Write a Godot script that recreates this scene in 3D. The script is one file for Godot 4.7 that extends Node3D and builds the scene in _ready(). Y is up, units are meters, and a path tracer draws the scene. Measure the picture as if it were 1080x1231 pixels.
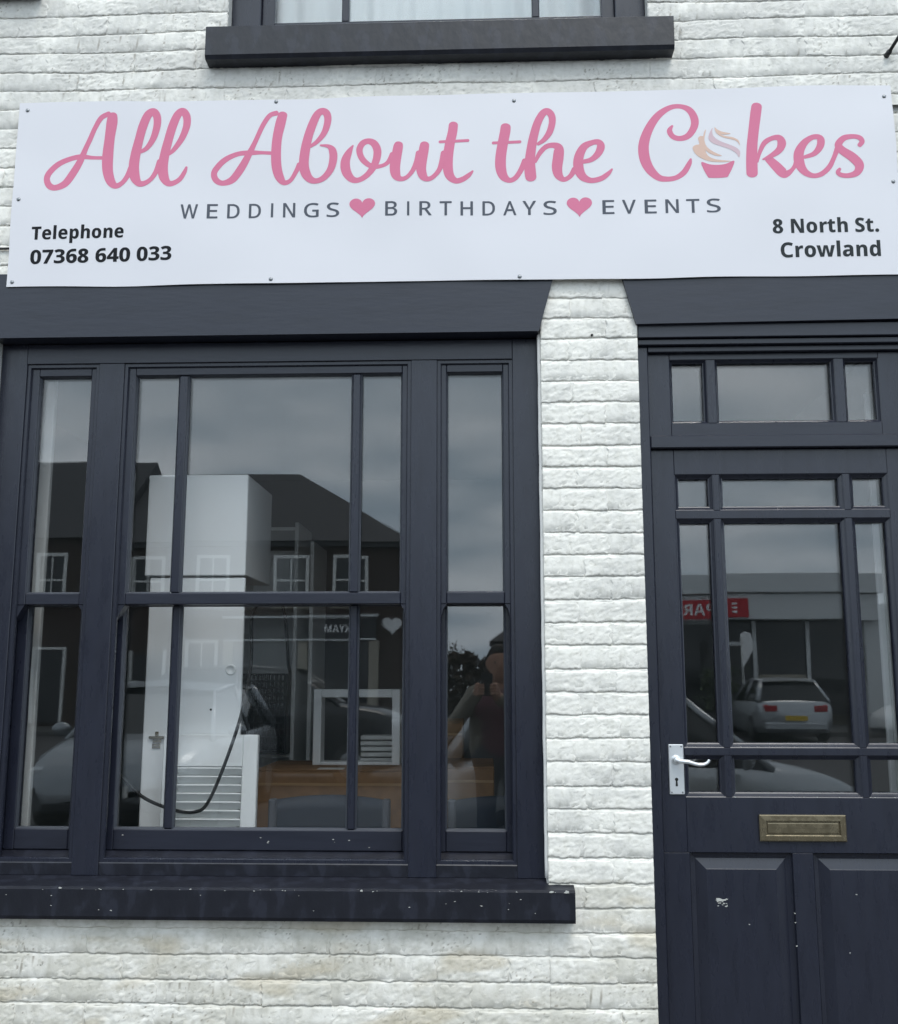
extends Node3D

var M := {}
var rng := RandomNumberGenerator.new()
var n1 := FastNoiseLite.new()
var n2 := FastNoiseLite.new()
var n3 := FastNoiseLite.new()

func _ready() -> void:
	setup_view()
	make_materials()
	rng.seed = 7
	for k in 3:
		var n: FastNoiseLite = [n1, n2, n3][k]
		n.noise_type = FastNoiseLite.TYPE_SIMPLEX_SMOOTH
		n.frequency = 1.0
		n.fractal_type = FastNoiseLite.FRACTAL_NONE
		n.seed = 11 + k * 17
	build_ground()
	build_room()
	build_shop()
	build_banner()
	build_inside_things()
	build_street()
	build_cars()
	build_photographer()

# ---------------------------------------------------------------- view, sky and light
func setup_view() -> void:
	var cam := Camera3D.new()
	cam.name = "camera"
	cam.position = Vector3(0, 1.45, 3.25)
	cam.rotation_degrees = Vector3(9.2, 2.1, 0)
	cam.fov = 53.46
	cam.near = 0.01
	cam.far = 300.0
	add_child(cam)
	cam.current = true
	var we := WorldEnvironment.new()
	we.name = "world_environment"
	var e := Environment.new()
	e.background_mode = Environment.BG_SKY
	var sky := Sky.new()
	var pm := PanoramaSkyMaterial.new()
	pm.panorama = ImageTexture.create_from_image(cloudy_sky())
	pm.energy_multiplier = 1.0
	sky.sky_material = pm
	e.sky = sky
	e.tonemap_mode = Environment.TONE_MAPPER_LINEAR
	e.tonemap_exposure = 1.38
	e.sdfgi_enabled = true
	e.ssao_enabled = true
	e.ssil_enabled = true
	we.environment = e
	add_child(we)
	var sun := DirectionalLight3D.new()
	sun.name = "overcast_sun"
	sun.light_energy = 0.35
	sun.light_angular_distance = 25.0
	sun.light_color = Color(1.0, 0.98, 0.95)
	sun.shadow_enabled = true
	sun.rotation_degrees = Vector3(-58, 18, 0)
	add_child(sun)

func cloudy_sky() -> Image:
	# an even overcast of soft, layered cloud
	var w := 1024
	var h := 512
	var im := Image.create(w, h, false, Image.FORMAT_RGBF)
	var a := FastNoiseLite.new()
	a.noise_type = FastNoiseLite.TYPE_SIMPLEX_SMOOTH
	a.frequency = 1.0
	a.fractal_octaves = 5
	a.seed = 5
	for j in h:
		var el := (0.5 - (j + 0.5) / h) * PI
		for i in w:
			var az := (i + 0.5) / w * TAU
			var d := Vector3(cos(el) * sin(az), sin(el), cos(el) * cos(az))
			# cloud layers lie flat, so they draw together towards the horizon
			var k := 1.0 / (absf(d.y) + 0.22)
			var c := a.get_noise_3d(d.x * k * 1.1, 3.0, d.z * k * 1.7)
			var f := a.get_noise_3d(d.x * k * 3.1 + 9.0, 7.0, d.z * k * 4.4)
			var t := clampf(0.5 + 0.95 * c + 0.45 * f, 0.0, 1.0)
			var col := Color(0.60, 0.77, 0.92).lerp(Color(1.18, 1.31, 1.42), t)
			im.set_pixel(i, j, col)
	return im

# ---------------------------------------------------------------- materials
func lin(r: float, g: float, b: float, a := 1.0) -> Color:
	var c := Color(r, g, b).linear_to_srgb()
	c.a = a
	return c

func mat(called: String, c: Color, rough := 0.6, metal := 0.0) -> StandardMaterial3D:
	var m := StandardMaterial3D.new()
	m.resource_name = called
	m.albedo_color = c
	m.roughness = rough
	m.metallic = metal
	M[called] = m
	return m

func noise_tex(freq: float, octaves: int, seed_: int, size := 512, ramp: Array = [], kind := FastNoiseLite.TYPE_SIMPLEX_SMOOTH) -> NoiseTexture2D:
	var n := FastNoiseLite.new()
	n.noise_type = kind
	n.frequency = freq
	n.fractal_octaves = octaves
	n.seed = seed_
	var t := NoiseTexture2D.new()
	t.width = size
	t.height = size
	t.seamless = true
	t.noise = n
	if ramp.size() > 0:
		var g := Gradient.new()
		var off := PackedFloat32Array()
		var cols := PackedColorArray()
		for r in ramp:
			off.append(r[0])
			cols.append(r[1])
		g.offsets = off
		g.colors = cols
		t.color_ramp = g
	return t

func triplanar(m: StandardMaterial3D, sx: float, sy: float, sz: float) -> void:
	m.uv1_triplanar = true
	m.uv1_world_triplanar = true
	m.uv1_scale = Vector3(sx, sy, sz)

func relief(m: StandardMaterial3D, t: Texture2D, cm: float) -> void:
	m.heightmap_enabled = true
	m.heightmap_texture = t
	m.heightmap_scale = cm

func make_materials() -> void:
	var m := mat("masonry_paint", Color.WHITE, 0.62)
	m.vertex_color_use_as_albedo = true
	m.albedo_texture = noise_tex(0.02, 5, 3, 512, [[0.0, Color(0.90, 0.90, 0.885)], [0.42, Color(0.98, 0.98, 0.975)], [1.0, Color(1, 1, 1)]])
	relief(m, noise_tex(0.022, 6, 9), 0.10)
	triplanar(m, 3.1, 3.1, 3.1)

	m = mat("masonry_backing", lin(0.5, 0.5, 0.48), 0.9)

	# anthracite paint on timber: faint brush grain and patchy gloss
	var grain := noise_tex(0.02, 4, 21)
	var patch := noise_tex(0.008, 4, 4, 512, [[0.0, Color(0.88, 0.88, 0.89)], [0.5, Color(0.97, 0.97, 0.97)], [1.0, Color(1, 1, 1)]])
	var dark := lin(0.0175, 0.0200, 0.0335)
	m = mat("dark_paint", dark, 0.33)
	m.metallic_specular = 0.53
	m.albedo_texture = patch
	m.roughness_texture = noise_tex(0.01, 4, 31, 512, [[0.0, Color(0.75, 0.75, 0.75)], [1.0, Color(1, 1, 1)]])
	relief(m, grain, 0.014)
	triplanar(m, 5.0, 1.1, 5.0)
	m = mat("dark_paint_across", dark, 0.33)
	m.metallic_specular = 0.53
	m.albedo_texture = patch
	relief(m, grain, 0.022)
	triplanar(m, 0.9, 5.0, 5.0)
	m = mat("sill_paint", lin(0.018, 0.020, 0.032), 0.40)
	m.metallic_specular = 0.5
	m.albedo_texture = noise_tex(0.012, 6, 44, 512, [[0.0, Color(0.62, 0.62, 0.66)], [0.55, Color(0.74, 0.74, 0.76)], [0.68, Color(0.95, 0.95, 0.95)], [1.0, Color(1, 1, 1)]])
	relief(m, noise_tex(0.02, 5, 45), 0.07)
	triplanar(m, 2.2, 1.2, 2.2)
	mat("chip_white", lin(0.50, 0.50, 0.47), 0.7)
	mat("sealant", lin(0.72, 0.71, 0.69), 0.6)

	m = mat("glass", Color(0.35, 0.4, 0.4, 0.008), 0.0)
	m.transparency = BaseMaterial3D.TRANSPARENCY_ALPHA
	mat("putty", lin(0.042, 0.047, 0.06), 0.5)

	m = mat("banner_white", lin(0.735, 0.722, 0.755), 0.38)
	mat("banner_edge", lin(0.75, 0.75, 0.76), 0.5)
	mat("print_pink", lin(0.69, 0.205, 0.325), 0.6)
	mat("print_grey", lin(0.095, 0.105, 0.13), 0.6)
	mat("print_black", lin(0.010, 0.011, 0.014), 0.6)
	mat("print_charcoal", lin(0.028, 0.034, 0.038), 0.6)
	mat("print_peach", lin(0.70, 0.48, 0.39), 0.6)
	mat("print_rose", lin(0.66, 0.49, 0.53), 0.6)
	for k in ["print_pink", "print_grey", "print_black", "print_charcoal", "print_rose"]:
		M[k].metallic_specular = 0.3
	mat("screw_steel", lin(0.28, 0.29, 0.30), 0.35, 0.7)

	mat("chrome", lin(0.84, 0.86, 0.88), 0.30, 0.6)
	m = mat("old_brass", lin(0.21, 0.175, 0.115), 0.45, 0.65)
	m.roughness_texture = noise_tex(0.02, 4, 61, 256)
	m.uv1_triplanar = true
	m.uv1_scale = Vector3(6, 6, 6)
	mat("black_hole", lin(0.006, 0.006, 0.006), 0.9)
	mat("black_iron", lin(0.012, 0.012, 0.013), 0.5)

	mat("white_laminate", lin(0.84, 0.86, 0.86), 0.45)
	mat("white_gloss", lin(0.84, 0.86, 0.85), 0.35)
	mat("off_white", lin(0.72, 0.73, 0.71), 0.6)
	m = mat("cardboard", lin(0.30, 0.165, 0.075), 0.85)
	m.albedo_texture = noise_tex(0.02, 4, 71, 256, [[0.0, Color(0.86, 0.86, 0.86)], [1.0, Color(1, 1, 1)]])
	m.uv1_triplanar = true
	m.uv1_scale = Vector3(2, 2, 2)
	mat("label_paper", lin(0.6, 0.6, 0.58), 0.7)
	mat("tape_brown", lin(0.38, 0.24, 0.12), 0.35)
	mat("blue_plastic", lin(0.016, 0.027, 0.046), 0.6)
	mat("grey_plastic", lin(0.09, 0.10, 0.12), 0.45)
	mat("black_plastic", lin(0.012, 0.013, 0.016), 0.4)
	mat("cable_black", lin(0.005, 0.005, 0.006), 0.7)
	m = mat("net_curtain", lin(0.72, 0.78, 0.78), 0.8)
	m.backlight_enabled = true
	m.backlight = Color(0.6, 0.6, 0.6)
	mat("room_wall", lin(0.34, 0.335, 0.325), 0.9)
	mat("room_floor", lin(0.07, 0.05, 0.035), 0.7)

	m = mat("paving", lin(0.13, 0.127, 0.12), 0.85)  # darkened evenly; the shade of cars and person is put into this colour
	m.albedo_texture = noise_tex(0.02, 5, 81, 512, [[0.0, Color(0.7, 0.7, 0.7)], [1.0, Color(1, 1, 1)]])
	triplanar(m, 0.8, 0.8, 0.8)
	m = mat("asphalt", lin(0.06, 0.06, 0.062), 0.85)
	m.albedo_texture = noise_tex(0.03, 5, 82, 512, [[0.0, Color(0.7, 0.7, 0.7)], [1.0, Color(1, 1, 1)]])
	triplanar(m, 0.5, 0.5, 0.5)
	mat("kerb_stone", lin(0.25, 0.24, 0.225), 0.85)
	m = mat("house_brick", lin(0.085, 0.062, 0.052), 0.9)
	m.albedo_texture = noise_tex(0.05, 3, 83, 512, [[0.0, Color(0.6, 0.6, 0.6)], [1.0, Color(1, 1, 1)]])
	triplanar(m, 0.7, 2.4, 0.7)
	m = mat("slate", lin(0.045, 0.047, 0.055), 0.7)
	m.albedo_texture = noise_tex(0.05, 3, 84, 512, [[0.0, Color(0.65, 0.65, 0.65)], [1.0, Color(1, 1, 1)]])
	triplanar(m, 0.5, 1.6, 0.5)
	mat("frame_white", lin(0.72, 0.72, 0.70), 0.5)
	mat("shop_dark", lin(0.02, 0.022, 0.026), 0.4)
	mat("fascia_grey", lin(0.66, 0.68, 0.69), 0.6)
	mat("fascia_red", lin(0.50, 0.012, 0.025), 0.45)
	mat("sign_white", lin(0.8, 0.8, 0.8), 0.5)
	mat("stone_pale", lin(0.36, 0.33, 0.27), 0.8)
	m = mat("far_glass", lin(0.02, 0.022, 0.025), 0.05)
	mat("tree_bark", lin(0.07, 0.05, 0.035), 0.9)
	m = mat("leaf", lin(0.06, 0.085, 0.03), 0.7)
	mat("hedge_brown", lin(0.10, 0.075, 0.05), 0.9)

	mat("car_silver", lin(0.42, 0.44, 0.46), 0.28, 0.55)
	mat("car_white", lin(0.72, 0.73, 0.73), 0.25)
	mat("car_grey", lin(0.30, 0.32, 0.34), 0.25, 0.5)
	mat("car_black", lin(0.018, 0.02, 0.024), 0.15)
	mat("car_glass", lin(0.012, 0.014, 0.015), 0.04)
	mat("tyre", lin(0.015, 0.015, 0.015), 0.8)
	mat("rim", lin(0.42, 0.43, 0.44), 0.3, 0.8)
	mat("tail_red", lin(0.34, 0.006, 0.012), 0.2)
	mat("plate_yellow", lin(0.62, 0.42, 0.02), 0.5)
	mat("plate_white", lin(0.75, 0.75, 0.72), 0.5)
	mat("lamp_clear", lin(0.6, 0.62, 0.64), 0.1, 0.4)

	mat("skin", lin(0.42, 0.24, 0.17), 0.55)
	mat("hair_dark", lin(0.018, 0.013, 0.010), 0.6)
	mat("coat_khaki", lin(0.17, 0.155, 0.125), 0.85)
	mat("top_plum", lin(0.10, 0.03, 0.045), 0.85)
	mat("jeans", lin(0.02, 0.024, 0.036), 0.85)
	mat("shoe", lin(0.02, 0.018, 0.017), 0.6)

# ---------------------------------------------------------------- shape helpers
func st_new(smooth := false) -> SurfaceTool:
	var st := SurfaceTool.new()
	st.begin(Mesh.PRIMITIVE_TRIANGLES)
	st.set_smooth_group(0 if smooth else -1)
	return st

func quad(st: SurfaceTool, a: Vector3, b: Vector3, c: Vector3, d: Vector3) -> void:
	# counter-clockwise seen from the front
	st.add_vertex(a); st.add_vertex(c); st.add_vertex(b)
	st.add_vertex(a); st.add_vertex(d); st.add_vertex(c)

func oquad(st: SurfaceTool, a: Vector3, b: Vector3, c: Vector3, d: Vector3, out: Vector3) -> void:
	if (c - a).cross(d - b).dot(out) >= 0.0:
		quad(st, a, b, c, d)
	else:
		quad(st, d, c, b, a)

func otri(st: SurfaceTool, a: Vector3, b: Vector3, c: Vector3, out: Vector3) -> void:
	if (b - a).cross(c - a).dot(out) >= 0.0:
		st.add_vertex(a); st.add_vertex(c); st.add_vertex(b)
	else:
		st.add_vertex(a); st.add_vertex(b); st.add_vertex(c)

func bbox(st: SurfaceTool, lo: Vector3, hi: Vector3, bev := 0.002, t := Transform3D()) -> void:
	# a box whose edges are chamfered
	var c := (lo + hi) * 0.5
	var h := (hi - lo) * 0.5
	var b := minf(bev, minf(h.x, minf(h.y, h.z)) * 0.8)
	for ax in 3:
		var u := (ax + 1) % 3
		var v := (ax + 2) % 3
		for s in [-1.0, 1.0]:
			var p: Array[Vector3] = []
			for k in [[-1, -1], [1, -1], [1, 1], [-1, 1]]:
				var q := c
				q[ax] += s * h[ax]
				q[u] += k[0] * (h[u] - b)
				q[v] += k[1] * (h[v] - b)
				p.append(t * q)
			var o := Vector3.ZERO
			o[ax] = s
			oquad(st, p[0], p[1], p[2], p[3], t.basis * o)
	if b <= 0.0001:
		return
	for ax in 3:
		var u := (ax + 1) % 3
		var v := (ax + 2) % 3
		for su in [-1.0, 1.0]:
			for sv in [-1.0, 1.0]:
				var p: Array[Vector3] = []
				for k in [[-1, 0], [1, 0], [1, 1], [-1, 1]]:
					var q := c
					q[ax] += k[0] * (h[ax] - b)
					q[u] += su * (h[u] - (b if k[1] == 1 else 0.0))
					q[v] += sv * (h[v] - (b if k[1] == 0 else 0.0))
					p.append(t * q)
				var o := Vector3.ZERO
				o[u] = su
				o[v] = sv
				oquad(st, p[0], p[1], p[2], p[3], t.basis * o)
	for sx in [-1.0, 1.0]:
		for sy in [-1.0, 1.0]:
			for sz in [-1.0, 1.0]:
				var k := Vector3(sx, sy, sz)
				var q := c + h * k
				otri(st, t * (q - Vector3(0, sy * b, sz * b)), t * (q - Vector3(sx * b, 0, sz * b)), t * (q - Vector3(sx * b, sy * b, 0)), t.basis * k)

func box(lo: Vector3, hi: Vector3, bev := 0.002, t := Transform3D()) -> SurfaceTool:
	var st := st_new()
	bbox(st, lo, hi, bev, t)
	return st

func ring(st: SurfaceTool, x0: float, x1: float, y0: float, y1: float, prof: Array) -> void:
	# a mitred moulding: prof = [[inset, z], ...] from the outer edge inwards
	for i in prof.size() - 1:
		var a: float = prof[i][0]
		var b: float = prof[i + 1][0]
		var za: float = prof[i][1]
		var zb: float = prof[i + 1][1]
		var di := b - a
		var dz := zb - za
		var A := [Vector3(x0 + a, y0 + a, za), Vector3(x1 - a, y0 + a, za), Vector3(x1 - a, y1 - a, za), Vector3(x0 + a, y1 - a, za)]
		var B := [Vector3(x0 + b, y0 + b, zb), Vector3(x1 - b, y0 + b, zb), Vector3(x1 - b, y1 - b, zb), Vector3(x0 + b, y1 - b, zb)]
		var inw := [Vector3(0, 1, 0), Vector3(-1, 0, 0), Vector3(0, -1, 0), Vector3(1, 0, 0)]
		for k in 4:
			oquad(st, A[k], A[(k + 1) % 4], B[(k + 1) % 4], B[k], inw[k] * -dz + Vector3(0, 0, di))

func extrude_x(st: SurfaceTool, poly: Array, x0: float, x1: float, dy := 0.0) -> void:
	# a convex profile of [z, y] points drawn out along x; dy lifts the far end
	var c := Vector2.ZERO
	for p in poly:
		c += Vector2(p[0], p[1])
	c /= poly.size()
	for i in poly.size():
		var a = poly[i]
		var b = poly[(i + 1) % poly.size()]
		var mid := Vector2((a[0] + b[0]) * 0.5, (a[1] + b[1]) * 0.5) - c
		oquad(st, Vector3(x0, a[1], a[0]), Vector3(x1, a[1] + dy, a[0]), Vector3(x1, b[1] + dy, b[0]), Vector3(x0, b[1], b[0]), Vector3(0, mid.y, mid.x))
	for i in range(1, poly.size() - 1):
		for e in [[x0, -1.0, 0.0], [x1, 1.0, dy]]:
			otri(st, Vector3(e[0], poly[0][1] + e[2], poly[0][0]), Vector3(e[0], poly[i][1] + e[2], poly[i][0]), Vector3(e[0], poly[i + 1][1] + e[2], poly[i + 1][0]), Vector3(e[1], 0, 0))

func plate(st: SurfaceTool, pts: PackedVector2Array, z0: float, z1: float, t := Transform3D()) -> void:
	# a flat outline with thickness, facing +z
	var tri := Geometry2D.triangulate_polygon(pts)
	for i in range(0, tri.size(), 3):
		var p := [pts[tri[i]], pts[tri[i + 1]], pts[tri[i + 2]]]
		otri(st, t * Vector3(p[0].x, p[0].y, z1), t * Vector3(p[1].x, p[1].y, z1), t * Vector3(p[2].x, p[2].y, z1), t.basis * Vector3(0, 0, 1))
		otri(st, t * Vector3(p[0].x, p[0].y, z0), t * Vector3(p[1].x, p[1].y, z0), t * Vector3(p[2].x, p[2].y, z0), t.basis * Vector3(0, 0, -1))
	var turn := 1.0 if not Geometry2D.is_polygon_clockwise(pts) else -1.0
	for i in pts.size():
		var a := pts[i]
		var b := pts[(i + 1) % pts.size()]
		var o := Vector3((b - a).y, -(b - a).x, 0) * turn
		oquad(st, t * Vector3(a.x, a.y, z0), t * Vector3(b.x, b.y, z0), t * Vector3(b.x, b.y, z1), t * Vector3(a.x, a.y, z1), t.basis * o)

func tube(st: SurfaceTool, pts: Array, r: float, n := 8, r_end := -1.0) -> void:
	var rings := []
	var side := Vector3.ZERO
	for i in pts.size():
		var a: Vector3 = pts[maxi(i - 1, 0)]
		var b: Vector3 = pts[mini(i + 1, pts.size() - 1)]
		var d := (b - a).normalized()
		if side == Vector3.ZERO:
			side = d.cross(Vector3(0.3, 0.1, 0.9)).normalized()
		side = (side - d * side.dot(d)).normalized()
		var up := d.cross(side)
		var rr := r if r_end < 0.0 else lerpf(r, r_end, float(i) / (pts.size() - 1))
		var row := []
		for k in n:
			var w := TAU * k / n
			row.append((pts[i] as Vector3) + (side * cos(w) + up * sin(w)) * rr)
		rings.append(row)
	for i in pts.size() - 1:
		for k in n:
			var k2 := (k + 1) % n
			var mid: Vector3 = (pts[i] + pts[i + 1]) * 0.5
			oquad(st, rings[i][k], rings[i][k2], rings[i + 1][k2], rings[i + 1][k], (rings[i][k] + rings[i + 1][k2]) * 0.5 - mid)
	for e in [0, pts.size() - 1]:
		var o: Vector3 = (pts[0] - pts[1]) if e == 0 else (pts[e] - pts[e - 1])
		for k in n:
			otri(st, pts[e], rings[e][k], rings[e][(k + 1) % n], o)

func lathe(st: SurfaceTool, prof: Array, n: int, t := Transform3D()) -> void:
	# prof = [[radius, height], ...] turned about the local z axis
	for i in prof.size() - 1:
		var r0: float = prof[i][0]
		var z0: float = prof[i][1]
		var r1: float = prof[i + 1][0]
		var z1: float = prof[i + 1][1]
		for k in n:
			var a := TAU * k / n
			var b := TAU * (k + 1) / n
			var o := Vector3(cos((a + b) / 2), sin((a + b) / 2), 0) * (z1 - z0) + Vector3(0, 0, r0 - r1)
			var p := [Vector3(r0 * cos(a), r0 * sin(a), z0), Vector3(r0 * cos(b), r0 * sin(b), z0), Vector3(r1 * cos(b), r1 * sin(b), z1), Vector3(r1 * cos(a), r1 * sin(a), z1)]
			if r0 < 1e-5:
				otri(st, t * p[0], t * p[2], t * p[3], t.basis * o)
			elif r1 < 1e-5:
				otri(st, t * p[0], t * p[1], t * p[2], t.basis * o)
			else:
				oquad(st, t * p[0], t * p[1], t * p[2], t * p[3], t.basis * o)

func spline(pts: Array, steps: int) -> Array:
	var out := []
	for i in pts.size() - 1:
		var a: Vector3 = pts[maxi(i - 1, 0)]
		var b: Vector3 = pts[i]
		var c: Vector3 = pts[i + 1]
		var d: Vector3 = pts[mini(i + 2, pts.size() - 1)]
		for k in steps:
			out.append(b.cubic_interpolate(c, a, d, float(k) / steps))
	out.append(pts[pts.size() - 1])
	return out

func put(st: SurfaceTool, called: String, m: String, parent: Node3D) -> MeshInstance3D:
	st.generate_normals()
	st.index()
	st.set_material(M[m])
	var o := MeshInstance3D.new()
	o.name = called
	o.mesh = st.commit()
	parent.add_child(o, true)
	return o

var taken := {}
func numbered(called: String) -> String:
	taken[called] = taken.get(called, -1) + 1
	return called if taken[called] == 0 else "%s_%03d" % [called, taken[called]]

func thing(called: String, label: String, category: String, at := Vector3.ZERO, turn := 0.0, group := "") -> Node3D:
	var o := Node3D.new()
	o.name = numbered(called)
	add_child(o)
	o.position = at
	o.rotation.y = turn
	o.set_meta("label", label)
	o.set_meta("category", category)
	if group != "":
		o.set_meta("group", group)
	return o

func group_node(called: String, parent: Node3D) -> Node3D:
	var o := Node3D.new()
	o.name = called
	parent.add_child(o, true)
	return o

func structure(st: SurfaceTool, called: String, m: String) -> MeshInstance3D:
	var o := put(st, called, m, self)
	o.set_meta("kind", "structure")
	return o

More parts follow.
